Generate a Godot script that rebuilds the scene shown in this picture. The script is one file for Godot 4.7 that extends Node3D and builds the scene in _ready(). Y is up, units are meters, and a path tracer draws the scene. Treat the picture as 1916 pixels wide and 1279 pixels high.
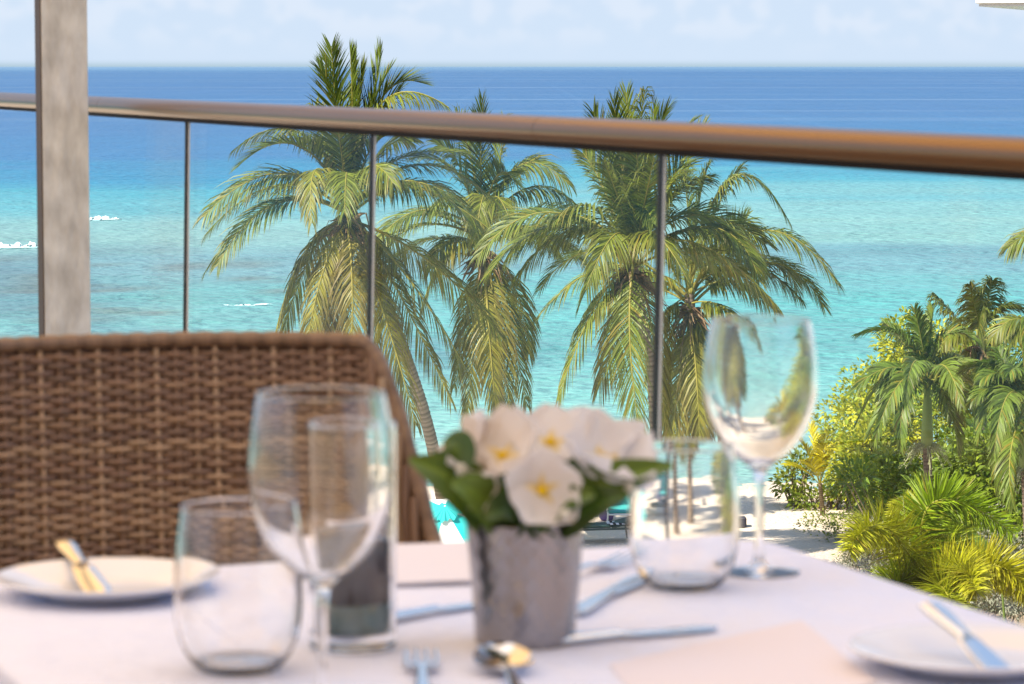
extends Node3D
# Seaside terrace table, glass balustrade, coconut palms and a turquoise sea.

const GROUND := -9.8
const TOP := 0.756            # table cloth surface
const TURN := 20.0            # the terrace edge and the table are turned by this much
var used := {}
var rng := RandomNumberGenerator.new()
var noise := FastNoiseLite.new()

# ---------------------------------------------------------------- mesh builder
class Geo:
	var v := PackedVector3Array()
	var n := PackedVector3Array()
	var c := PackedColorArray()
	var uv := PackedVector2Array()
	var ix := PackedInt32Array()
	var has_uv := false
	func vert(p: Vector3, nn: Vector3, col := Color.WHITE, t := Vector2.ZERO) -> int:
		v.push_back(p); n.push_back(nn); c.push_back(col); uv.push_back(t)
		return v.size() - 1
	func face(a: int, b: int, d: int) -> void:      # wound so that the front is on the side of the normals
		var g := (v[d] - v[a]).cross(v[b] - v[a])
		if g.dot(n[a] + n[b] + n[d]) >= 0.0:
			ix.push_back(a); ix.push_back(b); ix.push_back(d)
		else:
			ix.push_back(a); ix.push_back(d); ix.push_back(b)
	func tri(p: Vector3, q: Vector3, r: Vector3, nn: Vector3, col := Color.WHITE) -> void:
		face(vert(p, nn, col), vert(q, nn, col), vert(r, nn, col))
	func quad(p: Vector3, q: Vector3, r: Vector3, s: Vector3, nn: Vector3, col := Color.WHITE) -> void:
		var a := vert(p, nn, col)
		var b := vert(q, nn, col)
		var d := vert(r, nn, col)
		var e := vert(s, nn, col)
		face(a, b, d); face(a, d, e)
	func box(lo: Vector3, hi: Vector3, col := Color.WHITE, b := 0.0) -> void:   # chamfered box
		for ax in 3:
			for sg in [-1.0, 1.0]:
				var a1 := (ax + 1) % 3
				var a2 := (ax + 2) % 3
				var ps := []
				for k in [[-1, -1], [1, -1], [1, 1], [-1, 1]]:
					var p := Vector3.ZERO
					p[ax] = hi[ax] if sg > 0 else lo[ax]
					p[a1] = (hi[a1] - b) if k[0] > 0 else (lo[a1] + b)
					p[a2] = (hi[a2] - b) if k[1] > 0 else (lo[a2] + b)
					ps.append(p)
				var nn := Vector3.ZERO
				nn[ax] = sg
				quad(ps[0], ps[1], ps[2], ps[3], nn, col)
				if b > 0.0:
					for s2 in [-1.0, 1.0]:      # the chamfer between this face and the next axis
						var q := []
						for e in [-1, 1]:
							var p1 := Vector3.ZERO
							var p2 := Vector3.ZERO
							p1[ax] = hi[ax] if sg > 0 else lo[ax]
							p1[a1] = (hi[a1] - b) if s2 > 0 else (lo[a1] + b)
							p2[ax] = (hi[ax] - b) if sg > 0 else (lo[ax] + b)
							p2[a1] = hi[a1] if s2 > 0 else lo[a1]
							p1[a2] = (hi[a2] - b) if e > 0 else (lo[a2] + b)
							p2[a2] = p1[a2]
							q.append([p1, p2])
						var n2 := Vector3.ZERO
						n2[ax] = sg; n2[a1] = s2
						quad(q[0][0], q[0][1], q[1][1], q[1][0], n2.normalized(), col)
	func tube(pts: Array, rad: Array, sides: int, cols: Array, capped := true) -> void:
		var m := pts.size()
		var u := Vector3.ZERO
		var first := v.size()
		for i in m:
			var t: Vector3 = (pts[mini(i + 1, m - 1)] - pts[maxi(i - 1, 0)]).normalized()
			if i == 0:
				u = t.cross(Vector3.UP if absf(t.y) < 0.9 else Vector3.RIGHT).normalized()
			u = (u - t * t.dot(u)).normalized()
			var w := t.cross(u)
			for k in sides:
				var a := TAU * k / sides
				var d := u * cos(a) + w * sin(a)
				vert(pts[i] + d * rad[mini(i, rad.size() - 1)], d, cols[mini(i, cols.size() - 1)])
		for i in m - 1:
			for k in sides:
				var a := first + i * sides + k
				var b := first + i * sides + (k + 1) % sides
				face(a, b, b + sides); face(a, b + sides, a + sides)
		if capped:
			for e in [0, m - 1]:
				var t: Vector3 = (pts[1] - pts[0]) if e == 0 else (pts[m - 2] - pts[m - 1])
				t = -t.normalized()
				var ctr := vert(pts[e], t, cols[mini(e, cols.size() - 1)])
				var ring := v.size()
				for k in sides:
					vert(v[first + e * sides + k], t, cols[mini(e, cols.size() - 1)])
				for k in sides:
					face(ctr, ring + k, ring + (k + 1) % sides)
	func lathe(prof: Array, seg: int, col := Color.WHITE, wob := 0.0, at := Vector3.ZERO) -> void:   # profile runs bottom axis -> outside -> top -> inside; a doubled point is a sharp edge
		var m := prof.size()
		var prev := -1
		for i in m:
			var d0 := Vector2.ZERO
			var d1 := Vector2.ZERO
			if i > 0: d0 = (prof[i] - prof[i - 1]).normalized()
			if i < m - 1: d1 = (prof[i + 1] - prof[i]).normalized()
			var d := d0 + d1
			if d.length() < 1e-6: d = d1
			var nn := Vector2(d.y, -d.x).normalized()
			var first := v.size()
			for k in seg:
				var a := TAU * k / seg
				var r: float = prof[i].x * (1.0 + wob * sin(a * 2.0))
				vert(at + Vector3(cos(a) * r, prof[i].y, sin(a) * r), Vector3(cos(a) * nn.x, nn.y, sin(a) * nn.x), col)
			if prev >= 0 and (prof[i] - prof[i - 1]).length() > 1e-7:
				for k in seg:
					var k2 := (k + 1) % seg
					var a := prev + k
					var b := prev + k2
					var e := first + k
					var f := first + k2
					if prof[i - 1].x > 1e-6: face(a, b, f)
					if prof[i].x > 1e-6: face(a, f, e)
			prev = first
	func grid(nu: int, nv: int, f: Callable, col: Callable, two := 0.0) -> void:   # f(u, v) -> point; smooth normals by differences
		var first := v.size()
		var e := 0.002
		for j in nv + 1:
			for i in nu + 1:
				var a := float(i) / nu
				var b := float(j) / nv
				var p: Vector3 = f.call(a, b)
				var du: Vector3 = f.call(minf(a + e, 1.0), b) - f.call(maxf(a - e, 0.0), b)
				var dv: Vector3 = f.call(a, minf(b + e, 1.0)) - f.call(a, maxf(b - e, 0.0))
				var nn := du.cross(dv)
				if nn.length() < 1e-12: nn = Vector3.UP
				vert(p, nn.normalized(), col.call(a, b), Vector2(a, b))
		var w := nu + 1
		for j in nv:
			for i in nu:
				var a := first + j * w + i
				face(a, a + 1, a + w + 1); face(a, a + w + 1, a + w)
	func mesh(mat: Material) -> ArrayMesh:
		var arr := []
		arr.resize(Mesh.ARRAY_MAX)
		arr[Mesh.ARRAY_VERTEX] = v
		arr[Mesh.ARRAY_NORMAL] = n
		arr[Mesh.ARRAY_COLOR] = c
		if has_uv: arr[Mesh.ARRAY_TEX_UV] = uv
		arr[Mesh.ARRAY_INDEX] = ix
		var m := ArrayMesh.new()
		m.add_surface_from_arrays(Mesh.PRIMITIVE_TRIANGLES, arr)
		m.surface_set_material(0, mat)
		return m

# ---------------------------------------------------------------- scene tree helpers
func numbered(called: String) -> String:
	var k: int = used.get(called, 0)
	used[called] = k + 1
	return called if k == 0 else "%s_%03d" % [called, k]

func tag(o: Node3D, label: String, category: String, group := "", kind := "") -> Node3D:
	if label: o.set_meta("label", label)
	if category: o.set_meta("category", category)
	if group: o.set_meta("group", group)
	if kind: o.set_meta("kind", kind)
	return o

func thing(called: String, label: String, category: String, at := Vector3.ZERO, turn := 0.0, group := "") -> Node3D:
	var o := Node3D.new()
	o.name = numbered(called)
	add_child(o)
	o.position = at
	o.rotation_degrees.y = turn
	tag(o, label, category, group)
	return o

func part(called: String, m: Mesh, parent: Node, at := Vector3.ZERO, rot := Vector3.ZERO) -> MeshInstance3D:
	var o := MeshInstance3D.new()
	o.name = numbered(called) if parent == self else called
	o.mesh = m
	parent.add_child(o, true)
	o.position = at
	o.rotation_degrees = rot
	return o

func structure(called: String, m: Mesh, at := Vector3.ZERO, turn := 0.0) -> MeshInstance3D:
	var o := part(called, m, self, at, Vector3(0, turn, 0))
	o.set_meta("kind", "structure")
	return o

func R(a: float, b: float) -> float:
	return rng.randf_range(a, b)

func lin(r: int, g: int, b: int) -> Color:
	return Color8(r, g, b).srgb_to_linear()

func tint(c: Color, k: float) -> Color:
	return Color(c.r * k, c.g * k, c.b * k)

func rot(lx: float, y: float, lz: float) -> Vector3:      # terrace axes -> world axes
	var a := deg_to_rad(TURN)
	return Vector3(lx * cos(a) + lz * sin(a), y, -lx * sin(a) + lz * cos(a))

func mat(c: Color, rough: float, metal := 0.0, spec := 0.5) -> StandardMaterial3D:
	var m := StandardMaterial3D.new()
	m.albedo_color = c.linear_to_srgb()
	m.roughness = rough
	m.metallic = metal
	m.metallic_specular = spec
	return m

func vmat(rough: float, spec := 0.5, back := 0.0, bcol := Color(1, 1, 0.55)) -> StandardMaterial3D:
	var m := mat(Color.WHITE, rough, 0.0, spec)
	m.vertex_color_use_as_albedo = true
	if back > 0.0:
		m.backlight_enabled = true
		m.backlight = Color(bcol.r * back, bcol.g * back, bcol.b * back).linear_to_srgb()
	return m

func noise_image(size: int, freq: float, octaves: int, sd: int, type := FastNoiseLite.TYPE_SIMPLEX_SMOOTH) -> Image:
	var f := FastNoiseLite.new()
	f.noise_type = type
	f.seed = sd
	f.frequency = freq
	f.fractal_octaves = octaves
	var im := f.get_seamless_image(size, size, false, false, 0.15)
	im.convert(Image.FORMAT_L8)
	return im

func ramp_texture(im: Image, a: Color, b: Color) -> ImageTexture:      # grey noise -> between two linear colours
	var w := im.get_width()
	var h := im.get_height()
	var src := im.get_data()
	var out := PackedByteArray()
	out.resize(w * h * 3)
	var lut := []
	for i in 256:
		lut.append(a.lerp(b, i / 255.0).linear_to_srgb())
	for i in w * h:
		var q: Color = lut[src[i]]
		out[i * 3] = int(clampf(q.r, 0, 1) * 255); out[i * 3 + 1] = int(clampf(q.g, 0, 1) * 255); out[i * 3 + 2] = int(clampf(q.b, 0, 1) * 255)
	return ImageTexture.create_from_image(Image.create_from_data(w, h, false, Image.FORMAT_RGB8, out))

func bump(m: StandardMaterial3D, im: Image, cm: float, scale: Vector3) -> void:
	m.heightmap_enabled = true
	m.heightmap_texture = ImageTexture.create_from_image(im)
	m.heightmap_scale = cm
	m.uv1_triplanar = true
	m.uv1_world_triplanar = true
	m.uv1_scale = scale

# ---------------------------------------------------------------- sky
func make_sky() -> Sky:
	var f := FastNoiseLite.new()
	f.seed = 11
	f.frequency = 1.0
	f.fractal_octaves = 5
	var w := 1024
	var h := 512
	var im := Image.create(w, h, false, Image.FORMAT_RGBF)
	var horizon := Color(0.285, 0.342, 0.415)
	var zenith := Color(0.17, 0.27, 0.47)
	for y in h:
		var el := (0.5 - (y + 0.5) / h) * PI
		for x in w:
			if el < -0.02:
				im.set_pixel(x, y, Color(0.18, 0.26, 0.30)); continue
			im.set_pixel(x, y, sky_color(f, (x + 0.5) / w, el, horizon, zenith))
	im.resize(4096, 2048, Image.INTERPOLATE_CUBIC)
	for y in range(1024 - 70, 1024):          # the low sky again, finer
		var el := (0.5 - (y + 0.5) / 2048.0) * PI
		for x in 4096:
			im.set_pixel(x, y, sky_color(f, (x + 0.5) / 4096.0, el, horizon, zenith))
	var m := PanoramaSkyMaterial.new()
	m.panorama = ImageTexture.create_from_image(im)
	var s := Sky.new()
	s.sky_material = m
	return s

func sky_color(f: FastNoiseLite, u: float, el: float, horizon: Color, zenith: Color) -> Color:
	var e := maxf(el, 0.0)
	var c := horizon.lerp(zenith, pow(sin(e), 0.55) * smoothstep(0.0, 0.12, e))
	var az := (u - 0.5) * TAU
	var d := Vector3(sin(az), 0, -cos(az))
	# heaped clouds far out, wider and thinner overhead
	var k := 70.0 if e < 0.14 else 5.0 / (0.2 + sin(e)) * 0.7
	var p := d * k + Vector3(0, e * (110.0 if e < 0.14 else 6.0), 0)
	var a := f.get_noise_3dv(p) * 0.5 + 0.5
	var heap := smoothstep(0.50, 0.66, a + (0.04 if e < 0.06 else -0.05))
	if e < 0.14: heap *= 0.55 * smoothstep(0.002, 0.013, e) + 0.05
	return c.lerp(Color(0.40, 0.41, 0.44), heap * (0.75 if e >= 0.14 else 0.5))

# ---------------------------------------------------------------- sea and beach
var sea_table := []
func sea_color(x: float, d: float, f: FastNoiseLite, f2: FastNoiseLite) -> Color:
	var w := f2.get_noise_2d(x * 0.35, d * 1.0) * 0.09 + f.get_noise_2d(x * 0.05, d * 0.4) * 0.10
	var side := smoothstep(4.0, -10.0, x * 100.0 / d)
	var q := d * (1.0 + w) * (1.0 + 0.14 * side * smoothstep(150.0, 240.0, d))
	var c: Color = sea_table[0][1]
	for i in sea_table.size() - 1:
		var a: float = sea_table[i][0]
		var b: float = sea_table[i + 1][0]
		if q >= a:
			c = sea_table[i][1].lerp(sea_table[i + 1][1], clampf((q - a) / (b - a), 0, 1))
	# sea grass and reef showing through the shallows, more of it on the left
	var reef := smoothstep(0.08, 0.42, f2.get_noise_2d(x * 1.3 + 90.0, d * 0.75)) * smoothstep(95.0, 125.0, d) * smoothstep(260.0, 190.0, d)
	c = c.lerp(lin(92, 146, 162) * SEA_K, reef * (0.25 + 0.6 * side))
	var rock := smoothstep(0.16, 0.4, f.get_noise_2d(x * 3.0 + 40.0, d * 1.2)) * smoothstep(120.0, 135.0, d) * smoothstep(200.0, 170.0, d) * side
	c = c.lerp(lin(120, 128, 112) * SEA_K, rock * 0.8)
	c = c.lerp(lin(150, 178, 182) * SEA_K, side * 0.30 * smoothstep(95.0, 115.0, d) * smoothstep(260.0, 190.0, d))
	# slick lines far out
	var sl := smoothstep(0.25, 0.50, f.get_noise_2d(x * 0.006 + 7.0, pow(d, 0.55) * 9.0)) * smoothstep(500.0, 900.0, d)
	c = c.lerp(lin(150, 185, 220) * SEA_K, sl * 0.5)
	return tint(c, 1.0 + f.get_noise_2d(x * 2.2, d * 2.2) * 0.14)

const SEA_K := 0.41
func make_sea() -> void:
	for r in [[60, 188, 230, 220], [88, 172, 228, 219], [104, 150, 222, 215], [128, 132, 212, 210], [152, 112, 205, 204], [168, 130, 192, 200], [182, 126, 188, 199], [196, 146, 208, 206], [222, 156, 214, 208], [262, 140, 208, 210], [305, 86, 190, 208], [350, 52, 160, 200], [440, 58, 138, 194], [700, 64, 130, 188], [1500, 58, 124, 184], [4200, 62, 126, 184], [7000, 104, 156, 200], [12000, 134, 176, 212]]:  # the farthest rows turn paler: horizon haze painted into the water colour
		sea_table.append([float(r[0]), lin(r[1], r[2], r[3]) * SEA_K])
	var f := FastNoiseLite.new()
	f.seed = 5; f.frequency = 0.05; f.fractal_octaves = 4
	var f2 := FastNoiseLite.new()
	f2.seed = 9; f2.frequency = 0.022; f2.fractal_octaves = 4
	var g := Geo.new()
	g.has_uv = true
	var rows := 420
	var cols := 120
	for j in rows + 1:
		var d := 78.0 * pow(11700.0 / 78.0, pow(float(j) / rows, 1.35))
		for i in cols + 1:
			var s := (float(i) / cols * 2.0 - 1.0)
			var x := s * (d * 0.30 + 20.0) + s * s * s * (d * 0.9 + 300.0)
			var hgt := 0.0
			if d < 600.0:
				hgt = f.get_noise_2d(x * 3.0, d * 6.0) * 0.10 + f2.get_noise_2d(x * 2.0, d * 9.0) * 0.16
				hgt *= smoothstep(84.0, 110.0, d)
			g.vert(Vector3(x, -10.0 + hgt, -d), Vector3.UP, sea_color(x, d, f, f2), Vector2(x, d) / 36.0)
	for j in rows:
		for i in cols:
			var a := j * (cols + 1) + i
			var b := a + cols + 1
			g.face(a, a + 1, b + 1); g.face(a, b + 1, b)
	for j in rows + 1:                    # normals of the swell
		for i in cols + 1:
			var a := j * (cols + 1) + i
			var xl := g.v[j * (cols + 1) + maxi(i - 1, 0)]
			var xr := g.v[j * (cols + 1) + mini(i + 1, cols)]
			var zl := g.v[maxi(j - 1, 0) * (cols + 1) + i]
			var zr := g.v[mini(j + 1, rows) * (cols + 1) + i]
			var nn := (xr - xl).cross(zr - zl).normalized()
			g.n[a] = nn if nn.y > 0 else -nn
	var m := vmat(0.30, 0.12)
	var rip := noise_image(1024, 0.018, 5, 21)
	var hm := rip.duplicate()
	hm.bump_map_to_normal_map(9.0)
	m.normal_enabled = true
	m.normal_texture = ImageTexture.create_from_image(hm)
	m.normal_scale = 1.0
	m.albedo_texture = ramp_texture(noise_image(1024, 0.045, 5, 22), Color(0.45, 0.55, 0.62), Color(1.42, 1.36, 1.30))
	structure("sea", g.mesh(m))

func foam(called: String, label: String, x0: float, x1: float, d: float, h: float, sd: int) -> void:
	var g := Geo.new()
	rng.seed = sd
	var n := 90
	var f := FastNoiseLite.new()
	f.seed = sd; f.frequency = 0.5; f.fractal_octaves = 4
	var prof := [[-0.9, 0.0], [-0.35, 0.55], [0.0, 1.0], [0.25, 0.7], [0.6, 0.25], [1.5, 0.02]]
	for i in n + 1:
		var t := float(i) / n
		var x := lerpf(x0, x1, t)
		var e := pow(sin(PI * clampf(t, 0.001, 0.999)), 0.6) * (0.55 + 0.6 * absf(f.get_noise_2d(x * 1.7, 3.0)) * 2.0)
		for k in 6:
			var jx := f.get_noise_2d(x * 4.0, k * 7.0) * 0.5
			var hh: float = prof[k][1] * h * e * (0.8 + 0.8 * f.get_noise_2d(x * 6.0, k * 3.0))
			g.vert(Vector3(x + jx * 0.3, -10.02 + maxf(hh, 0.0) + 0.03, -d + prof[k][0] * h * 2.2 * e + jx + sin(t * 5.0) * 0.5), Vector3(0, 0.8, 0.6), [Color(0.30, 0.55, 0.58), Color(0.42, 0.60, 0.63), Color(0.66, 0.71, 0.73), Color(0.58, 0.66, 0.69), Color(0.40, 0.59, 0.62), Color(0.28, 0.54, 0.57)][k])
	for i in n:
		for k in 5:
			var a := i * 6 + k
			g.face(a, a + 6, a + 7); g.face(a, a + 7, a + 1)
	var o := part(called, g.mesh(vmat(0.7, 0.3)), self)
	tag(o, label, "wave", "", "stuff")

func sand_height(x: float, z: float) -> float:
	var d := -z
	var h := GROUND
	var shore := 84.5 + noise.get_noise_2d(x * 0.6, 40.0) * 3.0 - maxf(0.0, -x - 4.0) * 0.12
	h -= 0.42 * smoothstep(-7.0, 8.0, d - shore)
	return h + noise.get_noise_2d(x * 6.0, z * 6.0) * 0.10 + noise.get_noise_2d(x * 30.0, z * 30.0) * 0.03

func make_beach() -> void:
	var g := Geo.new()
	var nx := 150
	var nz := 150
	for j in nz + 1:
		var z := lerpf(-40.0, -100.0, float(j) / nz)
		for i in nx + 1:
			var s := float(i) / nx * 2.0 - 1.0
			var x := s * 14.0 + s * s * s * 26.0
			var y := sand_height(x, z)
			var e := 0.15
			var nn := Vector3(sand_height(x - e, z) - sand_height(x + e, z), 2.0 * e, sand_height(x, z - e) - sand_height(x, z + e)).normalized()
			var wet := smoothstep(-9.93, -10.04, y)
			var col := Color(0.60, 0.52, 0.42).lerp(Color(0.36, 0.33, 0.27), wet)
			var soil := smoothstep(5.0, 10.0, x + noise.get_noise_2d(x * 3.0, z * 3.0) * 4.0 + (z + 74.0) * 0.25)
			col = col.lerp(Color(0.20, 0.15, 0.10), soil * 0.85)
			g.vert(Vector3(x, y, z), nn, col)
	for j in nz:
		for i in nx:
			var a := j * (nx + 1) + i
			g.face(a, a + 1, a + nx + 2); g.face(a, a + nx + 2, a + nx + 1)
	# land round about
	var y0 := GROUND - 0.25
	for q in [[-400, 400, -40, 60], [-400, -40, -84, -40], [40, 400, -84, -40]]:
		g.quad(Vector3(q[0], y0, q[2]), Vector3(q[1], y0, q[2]), Vector3(q[1], y0, q[3]), Vector3(q[0], y0, q[3]), Vector3.UP, Color(0.30, 0.26, 0.19))
	var m := vmat(0.95, 0.2)
	bump(m, noise_image(512, 0.03, 5, 33), 5.0, Vector3(0.4, 0.4, 0.4))
	structure("beach", g.mesh(m))

# ---------------------------------------------------------------- palms and plants
var M := {}
var frond_green := Color(0.068, 0.112, 0.014)
var frond_lime := Color(0.155, 0.190, 0.020)
var frond_yellow := Color(0.300, 0.225, 0.026)
var frond_brown := Color(0.150, 0.100, 0.045)

func age_color(a: float) -> Color:
	if a < 0.35: return frond_green.lerp(frond_lime, a / 0.35)
	if a < 0.75: return frond_lime.lerp(frond_yellow, (a - 0.35) / 0.4 * 0.45)
	return frond_lime.lerp(frond_yellow, 0.45).lerp(frond_brown, (a - 0.75) / 0.25)

# A pinnate frond along a curve from the origin over c to tip. mode: 0 feather (two ranks), 1 plume (leaflets all round)
func frond(c: Vector3, tip: Vector3, age: float, leaf: float, pairs: int, width: float, droop: float, mode := 0, bare := 0.16, stiff := 0.25) -> ArrayMesh:
	var g := Geo.new()
	var steps := 22
	var base := age_color(age)
	var pts := []
	var rad := []
	var cols := []
	var length := 0.0
	for i in steps + 1:
		var t := float(i) / steps
		pts.append(c * 2.0 * t * (1.0 - t) + tip * t * t)
		if i > 0: length += (pts[i] - pts[i - 1]).length()
	var rc := base.lerp(Color(0.42, 0.36, 0.08), 0.65)
	for i in steps + 1:
		var t := float(i) / steps
		rad.append(length * lerpf(0.0105, 0.0016, pow(t, 0.7)))
		cols.append(tint(rc, R(0.85, 1.1)))
	g.tube(pts, rad, 5, cols, false)
	var plane := c.cross(tip)
	if plane.length() < 0.05 * c.length() * tip.length():
		plane = Vector3(R(-0.3, 0.3), 0, 1.0)
	plane = plane.normalized()
	if plane.z < 0: plane = -plane
	var twist := R(-0.9, 0.9)
	var gust := R(0.0, 0.25)
	for i in pairs:
		var t := lerpf(bare, 0.995, (i + R(-0.25, 0.25)) / pairs)
		t = clampf(t, bare, 0.999)
		var p := c * 2.0 * t * (1.0 - t) + tip * t * t
		var T := (c * (2.0 - 4.0 * t) + tip * 2.0 * t).normalized()
		var S := (plane - T * T.dot(plane)).normalized().rotated(T, twist * t)
		var N := S.cross(T)
		if N.y < 0 and mode == 0: N = -N
		var k := (t - bare) / (1.0 - bare)
		var l := leaf * (0.55 + 0.45 * smoothstep(0.0, 0.25, k)) * (1.0 - 0.62 * pow(k, 3.0))
		var fwd := lerpf(1.35, 0.95, k) if mode == 1 else lerpf(lerpf(0.85, 1.15, minf(age * 4.0, 1.0)), lerpf(0.30, 0.42, minf(age * 4.0, 1.0)), k)          # angle from the rachis
		var ranks := [-1.0, 1.0] if mode == 0 else [R(0, TAU), R(0, TAU), R(0, TAU)]
		for s in ranks:
			if mode == 0 and R(0, 1) < 0.03: continue
			var side: Vector3
			if mode == 0:
				side = S * s
				side = (side + N * (stiff + R(-0.12, 0.12))).normalized()
			else:
				side = S * cos(s) + N * sin(s)
			var a := fwd + R(-0.12, 0.12)
			var d := (T * cos(a) + side * sin(a)).normalized()
			var ll := l * R(0.85, 1.1)
			var w := width * R(0.8, 1.15) * (0.7 + 0.3 * (1.0 - k))
			var wv := (T - d * d.dot(T)).normalized().rotated(d, R(-0.5, 0.5))
			var dr := droop * R(0.6, 1.35)
			var q := p
			var col := tint(base, R(0.5, 1.5))
			if R(0, 1) < 0.06: col = col.lerp(frond_yellow, 0.6)
			var tipc := col.lerp(frond_brown, clampf(age * 1.1 + R(-0.3, 0.2), 0, 1))
			var segs := 3
			var prev_a := -1
			var prev_b := -1
			for j in segs + 1:
				var u := float(j) / segs
				var dd := (d + Vector3(gust * u * 0.4, -dr * (0.30 * u + 0.9 * u * u), 0)).normalized()
				if j > 0: q += dd * ll / segs
				var ww := (wv - dd * dd.dot(wv)).normalized()
				var nn := ww.cross(dd)
				if nn.y < 0: nn = -nn
				var hw: float = w * 0.5 * [0.55, 1.0, 0.72, 0.0][j]
				var cc := col.lerp(tipc, u)
				if j < segs:
					var va := g.vert(q - ww * hw, nn, cc)
					var vb := g.vert(q + ww * hw, nn, cc)
					if prev_a >= 0:
						g.face(prev_a, prev_b, vb); g.face(prev_a, vb, va)
					prev_a = va; prev_b = vb
				else:
					g.face(prev_a, prev_b, g.vert(q, nn, cc))
	return g.mesh(M.frond)

func trunk_mesh(pts: Array, r0: float, r1: float, ring: float, col: Color, flare := 1.6) -> ArrayMesh:
	var g := Geo.new()
	var curve := Curve3D.new()
	for i in pts.size():
		var t: Vector3 = (pts[mini(i + 1, pts.size() - 1)] - pts[maxi(i - 1, 0)]) / 6.0
		curve.add_point(pts[i], -t, t)
	var length := curve.get_baked_length()
	var n := int(length / ring) * 3
	var ps := []
	var rs := []
	var cs := []
	for i in n + 1:
		var s := length * i / n
		var t := s / length
		ps.append(curve.sample_baked(s, true))
		var saw: float = [0.0, 0.55, 1.0][i % 3]
		rs.append(lerpf(r0, r1, pow(t, 0.6)) * (1.0 + (flare - 1.0) * exp(-s * 1.6)) * (1.0 + 0.07 * saw + R(-0.03, 0.03)))
		cs.append(tint(col, R(0.75, 1.2) * (0.62 if i % 3 == 0 else 1.05)))
	g.tube(ps, rs, 10, cs)
	return g.mesh(M.bark)

func heart_mesh(size: float, amount: int) -> ArrayMesh:      # dead leaf bases, fibre and dry flower stalks round the top of the trunk
	var g := Geo.new()
	for i in amount:
		var a := R(0, TAU)
		var up := R(-0.5, 0.9)
		var d := Vector3(cos(a), up, sin(a)).normalized()
		var l := size * R(0.5, 1.25)
		var p0 := Vector3(cos(a) * 0.1, R(-0.45, 0.15), sin(a) * 0.1) * size
		var pts := []
		for k in 5:
			var u := k / 4.0
			pts.append(p0 + d * l * u + Vector3(0, -0.9 * l * u * u * R(0.5, 1.2), 0))
		var r := size * R(0.03, 0.11)
		var col := Color(0.10, 0.060, 0.034).lerp(Color(0.34, 0.25, 0.16), R(0, 1) * R(0, 1))
		g.tube(pts, [r, r * 0.9, r * 0.55, r * 0.3, 0.002], 5, [tint(col, 0.8), col, col, tint(col, 1.2)])
	return g.mesh(M.bark)

func coconut_palm(label: String, heart: Vector3, trunk: Array, specs: Array, sd: int, leaf := 0.98, extra := 2, arching := 7, r0 := 0.17) -> Node3D:
	rng.seed = sd
	var t := thing("coconut_palm", label, "palm tree", trunk[0], 0.0, "coconut palms on the beach")
	var local := []
	for p in trunk: local.append(p - trunk[0])
	var top: Vector3 = heart - trunk[0]
	local.append(top + Vector3(0, 0.15, 0))
	part("trunk", trunk_mesh(local, r0, 0.105, 0.11, Color(0.25, 0.20, 0.155)), t)
	part("dry_leaf_bases", heart_mesh(0.62, 64), t, top + Vector3(0, -0.25, 0.0))
	var all := specs.duplicate()
	for k in extra:            # fronds that turn towards and away from the viewer fill the crown
		var az := R(0, TAU)
		var el := R(0.1, 1.0)
		var l := R(2.6, 3.6) * leaf
		var dir := Vector3(cos(az) * 0.75, 0, sin(az)).normalized()
		var e := clampf((1.0 - el) * 0.45, 0.12, 0.7)
		var end := (dir * cos(el * 0.9) + Vector3(0, sin(el) * 0.9 - 0.35, 0)) * l
		var ctl := (dir * 0.45 * cos(el) + Vector3(0, 0.25 + 0.55 * sin(el), 0)) * l
		all.append([ctl.x, ctl.y, ctl.z, end.x, end.y, end.z, e])
	for k in arching:          # fronds that arch out to the sides
		var sx := -1.0 if k % 2 == 0 else 1.0
		var l := R(2.7, 3.7) * leaf
		var dz := R(-0.7, 0.7)
		var up := R(0.15, 0.85)
		all.append([sx * l * R(0.42, 0.62), l * (0.18 + 0.5 * up), dz * l * 0.4, sx * l * R(0.75, 0.98), l * (up * 0.55 - 0.42), dz * l * 0.75, R(0.16, 0.27)])
	for s in all:
		var c := Vector3(s[0], s[1], s[2])
		var tip := Vector3(s[3], s[4], s[5])
		var old: float = s[6]
		if old < 0.21 and tip.y > 1.6:
			c *= 0.93
			tip *= 0.91
		var start := Vector3(R(-0.1, 0.1), R(-0.1, 0.25) - old * 0.3, R(-0.1, 0.1))
		part("frond", frond(c, tip, old, leaf * R(0.92, 1.1) * (0.92 if old < 0.18 else 1.0), 84, 0.038, 0.10 + 1.7 * smoothstep(0.10, 0.34, old), 0, 0.17 + 0.04 * old, 0.3 - 0.3 * old), t, top + start)
	return t

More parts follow.
